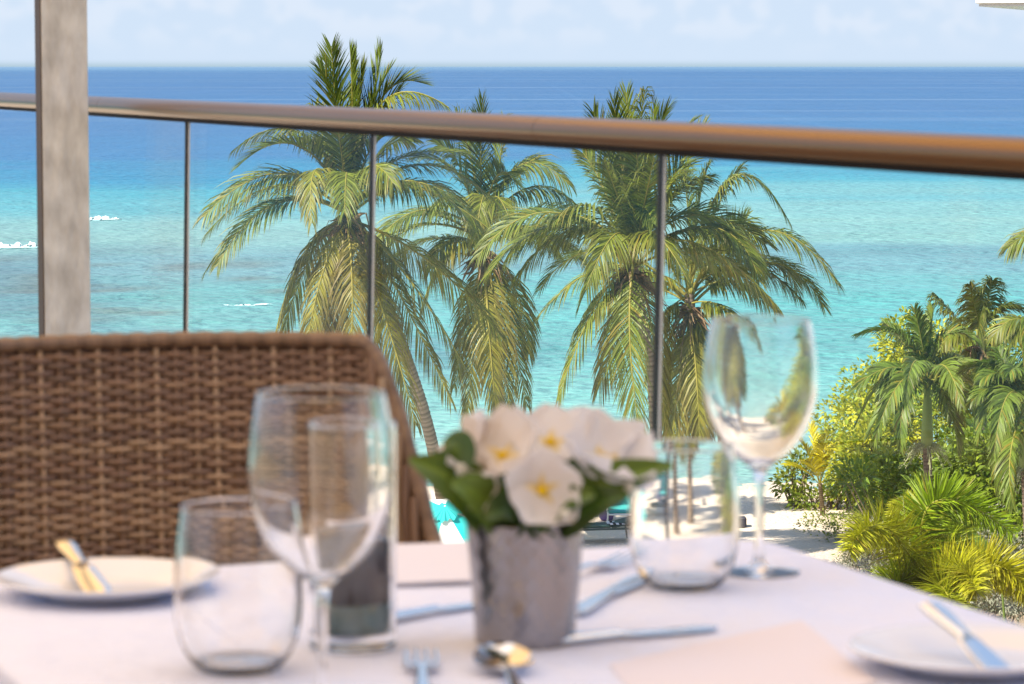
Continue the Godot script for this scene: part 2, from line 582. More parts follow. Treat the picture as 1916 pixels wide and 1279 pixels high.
func leaf_cloud(center_count: int, radii: Vector3, per: int, clump: float, leaf: float, wide: float, ca: Color, cb: Color, material: Material, low := -0.75) -> ArrayMesh:
	var g := Geo.new()
	for i in center_count:
		var d := Vector3(R(-1, 1), R(low, 1), R(-1, 1))
		while d.length() > 1.0 or d.length() < 0.35:
			d = Vector3(R(-1, 1), R(low, 1), R(-1, 1))
		d *= 1.0 + noise.get_noise_3dv(d * 60.0 + radii * 31.0) * 0.45
		var ctr := d * radii
		var out := (d.normalized() + Vector3(0, 0.45, 0)).normalized()
		var hue := R(0, 1)
		for k in per:
			var o := Vector3(R(-1, 1), R(-1, 1), R(-1, 1)) * clump
			var dir := (out * 0.7 + o.normalized() + Vector3(R(-0.3, 0.3), R(-0.3, 0.3), R(-0.3, 0.3))).normalized()
			var nn := (Vector3.UP * 0.8 + out * 0.5 + Vector3(R(-0.7, 0.7), R(-0.4, 0.4), R(-0.7, 0.7))).normalized()
			var w := dir.cross(nn).normalized()
			nn = w.cross(dir).normalized()
			if nn.y < 0: nn = -nn
			var p := ctr + o
			var l := leaf * R(0.65, 1.25)
			var hw := wide * 0.5 * R(0.75, 1.2)
			var col := tint(ca.lerp(cb, clampf(hue + R(-0.3, 0.3), 0, 1)), R(0.75, 1.25))
			var fold := nn * hw * 0.35
			var a := g.vert(p, nn, col)
			var b := g.vert(p + dir * l * 0.45 - w * hw + fold, (nn + w * 0.4).normalized(), col)
			var e := g.vert(p + dir * l * 0.45 + w * hw + fold, (nn - w * 0.4).normalized(), col)
			var f := g.vert(p + dir * l - Vector3(0, l * 0.2, 0), nn, col)
			var m2 := g.vert(p + dir * l * 0.5, nn, tint(col, 1.1))
			g.face(a, b, m2); g.face(a, m2, e); g.face(b, f, m2); g.face(m2, f, e)
	return g.mesh(material)

func shrub(called: String, label: String, category: String, at: Vector3, lobes: Array, look: Dictionary, sd: int, group := "") -> Node3D:
	rng.seed = sd
	var t := thing(called, label, category, at, 0.0, group)
	for l in lobes:      # each lobe: centre x, y, z over the base, radii x, y, z, clumps
		var ctr := Vector3(l[0], l[1], l[2])
		var mesh := leaf_cloud(l[6], Vector3(l[3], l[4], l[5]), look.per, look.clump, look.leaf, look.wide, look.a, look.b, M.leaf)
		var o := part("foliage", mesh, t, ctr)
		o.set_meta("kind", "stuff")
		for k in 5:
			var g := Geo.new()
			var tip := ctr + Vector3(R(-0.8, 0.8) * l[3], R(-0.3, 0.6) * l[4], R(-0.8, 0.8) * l[5])
			var foot := Vector3(ctr.x * 0.35 + R(-0.2, 0.2), -0.1, ctr.z * 0.35 + R(-0.2, 0.2))
			var mid := foot.lerp(tip, 0.5) + Vector3(R(-0.15, 0.15), R(0, 0.2), R(-0.15, 0.15))
			g.tube([foot, mid, tip], [0.035, 0.022, 0.008], 5, [Color(0.18, 0.14, 0.10), Color(0.22, 0.17, 0.12)])
			part("stem", g.mesh(M.bark), t)
	return t

# ---------------------------------------------------------------- things on the table
func loft(g: Geo, secs: Array, sides := 12, col := Color.WHITE) -> void:      # elliptic sections [x, y, half width, half thickness] along x
	var first := g.v.size()
	for i in secs.size():
		var s: Array = secs[i]
		for k in sides:
			var a := TAU * k / sides
			var p := Vector3(s[0], s[1] + sin(a) * s[3], cos(a) * s[2])
			var nn := Vector3(0, sin(a) * s[2], cos(a) * s[3])
			if nn.length() < 1e-9: nn = Vector3.UP
			g.vert(p, nn.normalized(), col)
	for i in secs.size() - 1:
		for k in sides:
			var a := first + i * sides + k
			var b := first + i * sides + (k + 1) % sides
			g.face(a, b, b + sides); g.face(a, b + sides, a + sides)
	for e in [0, secs.size() - 1]:
		var s: Array = secs[e]
		var nn := Vector3(-1 if e == 0 else 1, 0, 0)
		var ctr := g.vert(Vector3(s[0], s[1], 0), nn, col)
		var ring := g.v.size()
		for k in sides: g.vert(g.v[first + e * sides + k], nn, col)
		for k in sides: g.face(ctr, ring + k, ring + (k + 1) % sides)

# cutlery lies along x: the handle end at 0, the working end at +x; y is up
func handle_secs(l: float) -> Array:
	return [[0.0, 0.0035, 0.006, 0.0012], [0.004, 0.0035, 0.0092, 0.0018], [l * 0.2, 0.004, 0.0088, 0.0019], [l * 0.6, 0.006, 0.0052, 0.002], [l * 0.85, 0.008, 0.0036, 0.0019], [l, 0.0085, 0.0036, 0.0016]]

func make_fork(label: String, group: String) -> Node3D:
	var t := thing("fork", label, "fork", Vector3.ZERO, 0, group)
	var g := Geo.new()
	loft(g, handle_secs(0.128))
	part("handle", g.mesh(M.steel), t)
	g = Geo.new()
	loft(g, [[0.126, 0.0085, 0.0036, 0.0015], [0.136, 0.007, 0.009, 0.0014], [0.146, 0.005, 0.0128, 0.0013], [0.158, 0.0042, 0.0132, 0.0012], [0.160, 0.0042, 0.0130, 0.0006]], 16)
	part("head", g.mesh(M.steel), t)
	for k in 4:
		g = Geo.new()
		loft(g, [[0.0, 0.0, 0.0021, 0.0011], [0.02, 0.0005, 0.0019, 0.0011], [0.036, 0.0022, 0.0016, 0.001], [0.046, 0.0042, 0.0007, 0.0006]], 8)
		part("tine", g.mesh(M.steel), t, Vector3(0.157, 0.0042, (k - 1.5) * 0.0074))
	return t

func make_knife(label: String, group: String, scale := 1.0) -> Node3D:
	var t := thing("table_knife", label, "knife", Vector3.ZERO, 0, group)
	var g := Geo.new()
	loft(g, [[0.0, 0.004, 0.005, 0.0020], [0.004, 0.004, 0.0088, 0.0032], [0.03, 0.0045, 0.0094, 0.0036], [0.085, 0.0045, 0.0064, 0.0036], [0.1, 0.0045, 0.0060, 0.0036]])
	var h := part("handle", g.mesh(M.steel), t)
	g = Geo.new()
	loft(g, [[0.0, 0.0045, 0.0060, 0.0030], [0.006, 0.0040, 0.0085, 0.0014], [0.05, 0.0026, 0.0105, 0.0011], [0.09, 0.0024, 0.0108, 0.0010], [0.106, 0.0024, 0.0085, 0.0009], [0.114, 0.0026, 0.0020, 0.0005]], 16)
	var b := part("blade", g.mesh(M.steel), t, Vector3(0.1, 0, 0))
	if scale != 1.0:
		h.scale = Vector3(scale, 1, 1.15)
		b.scale = Vector3(scale, 1, 1.15)
		b.position.x = 0.1 * scale
	return t

func make_spoon(label: String) -> Node3D:
	var t := thing("table_spoon", label, "spoon")
	var g := Geo.new()
	loft(g, handle_secs(0.132))
	part("handle", g.mesh(M.steel), t)
	g = Geo.new()
	for side in 2:
		var dy := 0.0013 if side == 0 else 0.0
		g.grid(18, 14, func(u, v):
			var a: float = (u - 0.5) * 2.0
			var b: float = (v - 0.5) * 2.0
			var hw: float = 0.0215 * sqrt(maxf(1.0 - pow(absf(a), 2.3), 0.0)) * (1.0 - 0.12 * a)
			var z: float = b * hw
			return Vector3(0.163 + a * 0.034, 0.0140 - 0.0122 * pow(maxf(1.0 - a * a, 0.0), 0.8) * (1.0 - b * b * 0.9) - 0.0025 * (1.0 - a) + dy, z), func(_u, _v): return Color.WHITE)
	part("bowl", g.mesh(M.steel), t)
	return t

func lay(o: Node3D, from: Vector3, to: Vector3) -> void:       # handle end at from, pointing to to
	var x := (to - from).normalized()
	var z := x.cross(Vector3.UP).normalized()
	o.transform = Transform3D(Basis(x, z.cross(x), z), from)

func smooth_points(ctrl: Array, per: int) -> Array:
	var c := Curve2D.new()
	for i in ctrl.size():
		var a: Array = ctrl[maxi(i - 1, 0)]
		var b: Array = ctrl[mini(i + 1, ctrl.size() - 1)]
		var t := Vector2(b[0] - a[0], b[1] - a[1]) / 6.0
		c.add_point(Vector2(ctrl[i][0], ctrl[i][1]), -t, t)
	var out := []
	for i in ctrl.size() - 1:
		for k in per: out.append(c.sample(i, float(k) / per))
	out.append(Vector2(ctrl[-1][0], ctrl[-1][1]))
	return out

# a blown glass: the outside through the control points, the inside parallel to it down to the floor of the bowl
func glass_mesh(kind: String) -> ArrayMesh:
	var foot := []
	var wall := []
	var th := 0.0012
	var floor_y := 0.0
	if kind == "wine":
		foot = [[0, .0006], [.030, .0002], [.0348, .0004], [.0355, .0012], [.0345, .0022], [.022, .0042], [.010, .0074], [.0052, .014], [.0040, .030], [.0038, .060], [.0043, .080], [.0062, .090]]
		wall = [[.0062, .090], [.0115, .0955], [.022, .1035], [.036, .1190], [.0452, .139], [.0492, .160], [.0490, .181], [.0468, .203], [.0432, .222]]
		floor_y = 0.0985
	elif kind == "tumbler":
		foot = [[0, .0014], [.018, .0010], [.024, .0004]]
		wall = [[.024, .0004], [.0285, .0018], [.034, .0065], [.0402, .0160], [.0450, .031], [.0473, .050], [.0466, .075], [.0444, .099], [.0416, .121]]
		th = 0.0018
		floor_y = 0.0085
	else:
		foot = [[0, .001], [.022, .0006], [.028, .0004]]
		wall = [[.028, .0004], [.0315, .0014], [.0331, .005], [.0334, .02], [.0335, .06], [.0336, .11], [.0336, .172]]
		th = 0.0016
		floor_y = 0.0125
	var p := smooth_points(foot, 8)
	p.pop_back()
	var w := smooth_points(wall, 14)
	p.append_array(w)
	var inner := []
	for i in w.size():
		var d: Vector2 = (w[mini(i + 1, w.size() - 1)] - w[maxi(i - 1, 0)]).normalized()
		var q: Vector2 = w[i] - Vector2(d.y, -d.x) * th * (1.0 + 2.2 * pow(1.0 - float(i) / w.size(), 2.5))
		if q.y > floor_y and q.x > 0.003: inner.append(q)
	var top: Vector2 = w[-1]
	var last: Vector2 = inner[-1]
	var mid := (top + last) * 0.5
	for k in range(1, 7):       # rounded rim
		var a := PI * k / 7.0
		p.append(mid + (top - mid) * (cos(a) * (1.0 + 0.7 * sin(a))) + Vector2(0, th * 1.1 * sin(a)))
	inner.reverse()
	p.append_array(inner)
	var e: Vector2 = inner[-1]
	for k in range(1, 9):       # rounded floor
		var u := k / 8.0
		p.append(Vector2(e.x * (1.0 - u), lerpf(e.y, minf(e.y, floor_y), sin(u * PI * 0.5))))
	var g := Geo.new()
	g.lathe(p, 96)
	return g.mesh(M.glass)

func make_plate(label: String, at: Vector3) -> Node3D:
	var p := []
	for q in [[0, .0012], [.046, .0012], [.049, 0], [.053, 0], [.057, .003], [.076, .0100], [.0918, .0152], [.0928, .0164], [.0922, .0176], [.0905, .0174], [.075, .0128], [.058, .0062], [.052, .0048], [0, .0044]]: p.append(Vector2(q[0], q[1]))
	var g := Geo.new()
	g.lathe(p, 72)
	var o := part("side_plate", g.mesh(M.china), self, at)
	return tag(o, label, "plate", "side plates")

func petal(base: Vector3, fwd: Vector3, face_dir: Vector3, l: float, w: float, cup: float, col: Color, sd: float) -> Geo:
	var g := Geo.new()
	var side := fwd.cross(face_dir).normalized()
	g.grid(10, 8, func(u, v):
		var b: float = (v - 0.5) * 2.0
		var hw: float = w * pow(sin(PI * clampf(u * 0.86 + 0.10, 0, 1)), 0.75)
		var ruffle: float = 0.06 * l * u * sin(b * 5.0 + sd * 7.0) * absf(b)
		var notch: float = 1.0 - 0.10 * u * u * exp(-b * b * 14.0) - 0.12 * b * b * u
		return base + fwd * l * u * notch + side * hw * b + face_dir * (cup * l * (u * u * 0.8 - 0.25 * u + 0.35 * b * b * u) + ruffle), func(u, _v): return col.lerp(Color(0.80, 0.62, 0.16), smoothstep(0.20, 0.02, u)))
	return g

func leaf_blade(g: Geo, base: Vector3, mid: Vector3, tip: Vector3, w: float, up: Vector3, ca: Color, cb: Color, fold := 0.35) -> void:
	g.grid(14, 8, func(u, v):
		var b: float = (v - 0.5) * 2.0
		var c: Vector3 = mid * 2.0 - (base + tip) * 0.5
		var p: Vector3 = base * (1 - u) * (1 - u) + c * 2.0 * u * (1 - u) + tip * u * u
		var t: Vector3 = (c - base) * 2.0 * (1 - u) + (tip - c) * 2.0 * u
		var s := t.cross(up).normalized()
		var n2 := s.cross(t).normalized()
		var hw: float = w * pow(sin(PI * clampf(pow(u, 0.85) * 0.94 + 0.04, 0, 1)), 0.8)
		return p + s * hw * b + n2 * (absf(b) * fold * hw + 0.10 * hw * sin(u * 9.0 + b * 2.0) * absf(b)), func(u, v):
		return ca.lerp(cb, 0.5 + 0.5 * sin(u * 14.0) * absf(v - 0.5)) if absf(v - 0.5) > 0.05 else tint(cb, 1.4))

func make_bucket(at: Vector3) -> void:
	rng.seed = 77
	var t := thing("flower_bucket", "hammered grey metal bucket planted with white flowers and green leaves", "flower pot", at)
	var g := Geo.new()
	var p := []
	for q in [[.0440, .0915], [.0450, .0925], [.0462, .0933], [.0466, .0948], [.0458, .0960], [.0444, .0955], [.0436, .092], [.0375, .006], [0, .005]]: p.append(Vector2(q[0], q[1]))
	g.lathe(p, 72)
	g.lathe([Vector2(0, .001), Vector2(.036, 0), Vector2(.0378, .0008), Vector2(.0386, .003)], 72)
	g.grid(176, 72, func(u, v):
		var a: float = u * TAU
		var row: float = v * 11.0
		var d: float = cos(a * 22.0 + PI * floorf(row)) * sin(PI * (row - floorf(row)))
		var r: float = lerpf(0.0386, 0.0451, v) + 0.00020 * d * smoothstep(0.0, 0.06, v) * smoothstep(1.0, 0.94, v) + 0.0003 * sin(a * 3.0 + v * 4.0)
		return Vector3(cos(a) * r, lerpf(0.003, 0.0928, v), -sin(a) * r), func(_u, _v): return Color.WHITE)
	part("bucket", g.mesh(M.hammered), t)
	g = Geo.new()
	g.lathe([Vector2(0, .080), Vector2(.0432, .080), Vector2(.0434, .082), Vector2(.03, .086), Vector2(0, .088)], 40, Color(0.05, 0.05, 0.02))
	part("moss", g.mesh(M.cloth_v), t)
	var ga := Color(0.045, 0.10, 0.012)
	var gb := Color(0.11, 0.19, 0.025)
	var dark := Color(0.025, 0.055, 0.010)
	for q in [   # base, mid, tip, width: the leaves seen round the rim
		[-.020, .085, .01, -.045, .122, .030, -.088, .146, .035, .021, ga, gb],
		[-.060, .128, .030, -.052, .152, .030, -.062, .158, .020, .016, ga, ga],
		[-.012, .085, .02, -.032, .117, .045, -.056, .130, .058, .018, gb, gb],
		[.000, .085, .02, -.012, .108, .050, -.030, .104, .066, .016, dark, ga],
		[.010, .085, .02, .022, .112, .050, .052, .122, .060, .019, dark, gb],
		[.018, .085, .01, .055, .122, .030, .112, .140, .025, .019, ga, gb],
		[.022, .085, .02, .050, .110, .045, .078, .122, .055, .015, dark, ga],
		[.005, .085, .03, .012, .103, .056, .010, .094, .070, .014, ga, dark],
		[-.02, .085, -.01, -.03, .13, -.03, -.055, .15, -.05, .018, ga, dark],
		[.015, .085, -.01, .035, .13, -.03, .06, .15, -.05, .018, ga, dark],
		[-.005, .085, -.01, .0, .125, -.02, .012, .16, -.03, .016, dark, ga]]:
		g = Geo.new()
		leaf_blade(g, Vector3(q[0], q[1], q[2]), Vector3(q[3], q[4], q[5]), Vector3(q[6], q[7], q[8]), q[9], Vector3(-0.15, 0.55, 0.85) if q[6] < 0 else Vector3(0.2, 0.6, 0.8), q[10], q[11])
		part("leaf", g.mesh(M.petal_leaf), t)
	var blossoms := [   # centre, direction it faces, size, warmth
		[Vector3(-.016, .143, .012), Vector3(-.35, .8, .55), .041, .55],
		[Vector3(.060, .140, .010), Vector3(.40, .75, .55), .043, .0],
		[Vector3(.012, .124, .050), Vector3(.15, .2, 1.0), .032, .25],
		[Vector3(-.030, .128, .026), Vector3(-.6, .1, .8), .026, .9],
		[Vector3(.078, .136, -.006), Vector3(.9, .2, .6), .026, .0],
		[Vector3(-.036, .152, -.012), Vector3(-.8, .5, .3), .028, .6],
		[Vector3(.020, .150, -.015), Vector3(-.1, .75, .6), .038, .15]]
	for b in blossoms:
		var c: Vector3 = b[0]
		var f: Vector3 = b[1].normalized()
		var x := f.cross(Vector3.UP).normalized()
		var y := x.cross(f)
		var st := Geo.new()
		st.tube([Vector3(c.x * 0.3, .082, c.z * 0.3), c * 0.6 + Vector3(0, .04, 0), c - f * 0.004], [.0016, .0014, .0012], 6, [gb])
		part("stem", st.mesh(M.petal_leaf), t)
		for k in 5:
			var a := TAU * k / 5.0 + 0.3 + R(-0.12, 0.12)
			var d := x * cos(a) + y * sin(a)
			var col := Color(0.84, 0.85, 0.90).lerp(Color(0.86, 0.76, 0.66), b[3] * 0.6)
			var pg := petal(c + f * (0.0012 * k), (d + f * 0.12).normalized(), f, b[2] * R(0.92, 1.08), b[2] * 0.60, R(0.25, 0.75), col, k * 1.7 + c.x * 90.0)
			part("petal", pg.mesh(M.petal), t)
		var eye := Geo.new()
		eye.lathe([Vector2(0, -.002), Vector2(.003, -.001), Vector2(.0042, .002), Vector2(.003, .0040), Vector2(0, .0046)], 16, Color(0.72, 0.50, 0.03))
		var o := part("flower_eye", eye.mesh(M.cloth_v), t, c + f * .003)
		o.transform.basis = Basis(x, f, x.cross(f))
	for q in [[.030, .108, .068], [.079, .124, .040], [-.048, .138, .040]]:
		var bud := Geo.new()
		bud.lathe([Vector2(0, -.005), Vector2(.0038, -.002), Vector2(.0046, .001), Vector2(.003, .0045), Vector2(0, .006)], 14, Color(0.80, 0.80, 0.74))
		part("bud", bud.mesh(M.petal), t, Vector3(q[0], q[1], q[2]))

func make_table() -> void:
	var corner := Vector3(0.237, 0, -2.991)
	var mid := corner + rot(-0.40, 0, 0.46)
	var t := thing("dining_table", "square terrace dining table hidden under its white cloth", "table", mid, TURN)
	var g := Geo.new()
	g.box(Vector3(-0.392, 0.72, -0.452), Vector3(0.392, 0.748, 0.452), Color.WHITE, 0.004)
	part("tabletop", g.mesh(M.wood), t)
	for s in [[-1, -1], [1, -1], [1, 1], [-1, 1]]:
		g = Geo.new()
		g.box(Vector3(-0.03, 0, -0.03), Vector3(0.03, 0.719, 0.03), Color.WHITE, 0.004)
		part("leg", g.mesh(M.wood), t, Vector3(s[0] * 0.34, 0, s[1] * 0.40))
	# the cloth: a flat top with a rounded edge and a hanging skirt, as one sheet with thickness
	g = Geo.new()
	var hx := 0.40
	var hz := 0.46
	var ring_pts := []
	for k in 240:
		var a := TAU * k / 240.0
		var d := Vector2(cos(a), sin(a))
		var q := pow(pow(absf(d.x), 26.0) + pow(absf(d.y), 26.0), -1.0 / 26.0)
		ring_pts.append(d * q)
	var levels := [[0.0, 0.0, 0], [0.5, 0.0, 0], [0.9, 0.0, 0], [0.985, 0.0, 0], [0.994, -0.0012, 0], [0.999, -0.004, 0], [1.0, -0.010, 0], [1.001, -0.06, .3], [1.004, -0.14, .7], [1.008, -0.22, 1.], [1.0, -0.2205, 1.], [0.994, -0.14, .7], [0.992, -0.06, .3], [0.990, -0.012, 0], [0.97, -0.0065, 0], [0.0, -0.0065, 0]]
	for lv in levels:
		for k in 240:
			var q: Vector2 = ring_pts[k]
			var wave: float = lv[2] * 0.012 * sin(k * 0.42) + lv[2] * 0.006 * sin(k * 0.97 + 1.0)
			var out := q.normalized() * wave
			g.vert(Vector3(q.x * hx * lv[0] + out.x, lv[1], q.y * hz * lv[0] + out.y), Vector3.UP)
	for i in levels.size() - 1:
		for k in 240:
			var k2 := (k + 1) % 240
			var a := i * 240 + k
			var b := i * 240 + k2
			# the sheet is wound so that its outside is in front
			g.ix.append_array([a, b, b + 240, a, b + 240, a + 240])
	var st := SurfaceTool.new()
	st.begin(Mesh.PRIMITIVE_TRIANGLES)
	for q in g.v: st.add_vertex(q)
	for q in g.ix: st.add_index(q)
	st.generate_normals()
	st.set_material(M.cloth)
	var o := part("tablecloth", st.commit(), self, Vector3(mid.x, TOP, mid.z), Vector3(0, TURN, 0))
	tag(o, "plain white tablecloth spread over the dining table", "tablecloth")

func napkin(label: String, pts: Array, heights: Array, layers: int, at: Vector3, col: Color) -> void:
	var t := thing("folded_napkin", label, "napkin", at, 0, "")
	var g := Geo.new()
	for k in layers:
		var y0: float = 0.0004 + k * 0.001
		var sh: float = k * 0.0025
		var fn := func(u, v):
			var p: Vector3 = pts[0].lerp(pts[1], u).lerp(pts[3].lerp(pts[2], u), v)
			var h: float = lerpf(lerpf(heights[0], heights[1], u), lerpf(heights[3], heights[2], u), v) * (k + 1.0) / layers
			return p + Vector3(0, y0 + h * (1.0 - 0.25 * sin(PI * u)) + 0.0006 * sin(u * 9.0 + k) * sin(v * 7.0), sh * (v - 0.5))
		g.grid(20, 20, fn, func(_u, _v): return col)
		for e in 4:      # the edge of each layer
			for i in 20:
				var a := i / 20.0
				var b := (i + 1) / 20.0
				var q0 := Vector2(a, 0) if e == 0 else Vector2(a, 1) if e == 1 else Vector2(0, a) if e == 2 else Vector2(1, a)
				var q1 := Vector2(b, 0) if e == 0 else Vector2(b, 1) if e == 1 else Vector2(0, b) if e == 2 else Vector2(1, b)
				var p0: Vector3 = fn.call(q0.x, q0.y)
				var p1: Vector3 = fn.call(q1.x, q1.y)
				var nn := (p1 - p0).cross(Vector3.UP).normalized()
				if nn.dot(p0 - pts[0].lerp(pts[2], 0.5)) < 0: nn = -nn
				var low: float = 0.0 if k == 0 else 0.0009
				var d0 := Vector3(p0.x, 0.0004, p0.z) if k == 0 else p0 - Vector3(0, low, 0)
				var d1 := Vector3(p1.x, 0.0004, p1.z) if k == 0 else p1 - Vector3(0, low, 0)
				g.quad(p0, p1, d1, d0, nn, col)
	part("cloth", g.mesh(M.cloth_v), t)

# ---------------------------------------------------------------- wicker chair
func make_chair() -> void:
	rng.seed = 404
	var t := thing("wicker_armchair", "brown woven wicker armchair with a curved back facing the table", "armchair", Vector3(-0.385, 0, -3.25), TURN)
	var plan := Curve3D.new()
	var pp := [[-.30, .44], [-.318, .28], [-.316, .14], [-.290, .03], [-.225, -.065], [-.12, -.115], [0, -.130], [.12, -.115], [.225, -.065], [.290, .01], [.314, .10], [.316, .27], [.30, .44]]
	for i in pp.size():
		var a: Array = pp[maxi(i - 1, 0)]
		var b: Array = pp[mini(i + 1, pp.size() - 1)]
		var tg := Vector3(b[0] - a[0], 0, b[1] - a[1]) / 6.0
		plan.add_point(Vector3(pp[i][0], 0, pp[i][1]), -tg, tg)
	plan.bake_interval = 0.004
	var length := plan.get_baked_length()
	var top := func(s: float) -> float:      # height of the rim along the plan
		var p := plan.sample_baked(s, true)
		var k := clampf((p.z + 0.040) / (0.105 if p.x > 0.0 else 0.28), 0.0, 1.0)
		return 0.912 - 0.235 * pow(smoothstep(0.0, 1.0, k), 0.9)
	var inward := func(s: float) -> Vector3:
		var d := plan.sample_baked(minf(s + 0.004, length), true) - plan.sample_baked(maxf(s - 0.004, 0), true)
		return Vector3(-d.z, 0, d.x).normalized() * -1.0
	var lean := func(p: Vector3) -> Vector3:      # the back reclines
		return p + Vector3(0, 0, (0.913 - p.y) * 0.09 * smoothstep(0.25, -0.02, p.z))
	var flip := 1.0
	if inward.call(length * 0.5).z < 0: flip = -1.0
	var low := 0.40
	# dark sheet behind the weave, standing in for shade in its gaps
	var g := Geo.new()
	var n := 150
	for i in n + 1:
		var s := length * i / n
		var p := plan.sample_baked(s, true)
		var nn: Vector3 = inward.call(s) * flip
		for k in 2:
			g.vert(lean.call(p - nn * 0.0045 + Vector3(0, low if k == 0 else top.call(s) - 0.01, 0)), nn, Color(0.075, 0.042, 0.024))
	for i in n:
		var a := i * 2
		g.face(a, a + 1, a + 3); g.face(a, a + 3, a + 2)
	part("gap_shade_sheet", g.mesh(M.wicker), t)
	var ds := 0.0206
	var count := int(length / ds)
	ds = length / count
	var browns := [Color(0.300, 0.195, 0.125), Color(0.245, 0.155, 0.105), Color(0.360, 0.245, 0.160), Color(0.190, 0.120, 0.086), Color(0.440, 0.320, 0.215)]
	for i in count:            # upright stakes
		var s := (i + 0.5) * ds
		var p := plan.sample_baked(s, true)
		var nn: Vector3 = inward.call(s) * flip
		var ht: float = top.call(s) - 0.008
		var pts := []
		for k in 9:
			pts.append(lean.call(p + Vector3(0, lerpf(low, ht, k / 8.0), 0) + nn * 0.0002))
		g = Geo.new()
		var col: Color = browns[4] if i % 3 == 0 else browns[i % 3]
		if i % 3 == 0: col = tint(col, 1.25)
		g.tube(pts, [0.0027], 6, [col])
		part("stake", g.mesh(M.wicker), t)
	var pitch := 0.0060
	var rows := int((0.90 - low) / pitch)
	for r in rows:             # woven strands
		var y := low + (r + 0.5) * pitch
		var s0 := 0.0
		while s0 < length * 0.5 and top.call(s0) - 0.012 < y: s0 += 0.004
		if s0 >= length * 0.5 - 0.02: continue
		var s1 := length
		while s1 > length * 0.5 and top.call(s1) - 0.012 < y: s1 -= 0.004
		var steps := int((s1 - s0) / ds * 4.0)
		g = Geo.new()
		var base: Color = browns[rng.randi() % 4]
		var wid := R(0.0028, 0.0033)
		var ph := PI * (r % 2)
		var tone := R(0, 40)
		for i in steps + 1:
			var s := s0 + (s1 - s0) * i / steps
			var p := plan.sample_baked(s, true)
			var nn: Vector3 = inward.call(s) * flip
			var off := 0.0034 * cos(PI * (s / ds - 0.5) + ph)
			var slope := -0.0034 * sin(PI * (s / ds - 0.5) + ph) * PI / ds
			var along := Vector3(nn.z, 0, -nn.x)
			var nf := (nn - along * slope * 0.8).normalized()
			var col := tint(base, 0.75 + 0.7 * (0.5 + 0.5 * noise.get_noise_2d(s * 160.0 + tone, r * 11.0)))
			var yy := y + noise.get_noise_2d(s * 90.0, r * 7.0) * 0.0035
			for k in 6:
				var a: float = [-1.0, -0.55, 0.0, 0.55, 1.0, 0.0][k]
				var th: float = [0.0, 0.0009, 0.0013, 0.0009, 0.0, -0.0010][k]
				var nv := (nf * (1.0 if k < 5 else -1.0) + Vector3(0, a * 1.1, 0)).normalized()
				g.vert(lean.call(p + nn * (off + th) + Vector3(0, yy + a * wid, 0)), nv, col)
		for i in steps:
			for k in 6:
				var a := i * 6 + k
				var b := i * 6 + (k + 1) % 6
				g.face(a, b, b + 6); g.face(a, b + 6, a + 6)
		part("strand", g.mesh(M.wicker), t)
	# bound rim
	g = Geo.new()
	var pts := []
	var rad := []
	var cols := []
	var m := int(length / 0.0024)
	for i in m + 1:
		var s := length * i / m
		pts.append(lean.call(plan.sample_baked(s, true) + Vector3(0, top.call(s) - 0.004, 0)))
		var w := absf(sin(PI * s / 0.024))
		rad.append(0.0075 + 0.0016 * w)
		cols.append(tint(browns[int(s / 0.024 * 7.0) % 2], 0.55 + 0.3 * w))
	g.tube(pts, rad, 10, cols)
	part("bound_rim", g.mesh(M.wicker), t)
	# upright binding where the back turns into each arm
	for sgn in [-1.0, 1.0]:
		for k in 6:
			var s: float = length * 0.5 + sgn * (0.292 + k * 0.0115)
			var p := plan.sample_baked(s, true)
			var nn: Vector3 = inward.call(s) * flip
			var ht: float = top.call(s)
			g = Geo.new()
			var cp := []
			for q in 10:
				var u := q / 9.0
				cp.append(lean.call(p + nn * (0.008 + 0.002 * sin(u * 9.0 + k)) + Vector3(0, ht - 0.006 - u * 0.16, 0) + Vector3(0.003 * sin(u * 5.0 + k), 0, 0)))
			g.tube(cp, [0.0045, 0.0052, 0.0050], 7, [tint(browns[[1, 4, 0, 2, 3, 1][k]], 1.0)])
			part("wrapped_strand", g.mesh(M.wicker), t)
	# seat and legs, under the table
	g = Geo.new()
	g.box(Vector3(-0.285, 0.36, -0.03), Vector3(0.285, 0.40, 0.43), browns[1], 0.012)
	part("seat", g.mesh(M.wicker), t)
	for s in [[-1, 0.0], [1, 0.0], [1, 0.40], [-1, 0.40]]:
		g = Geo.new()
		g.tube([Vector3(s[0] * 0.27, 0, s[1]), Vector3(s[0] * 0.265, 0.37, s[1])], [0.018, 0.022], 10, [browns[3]])
		part("leg", g.mesh(M.wicker), t)

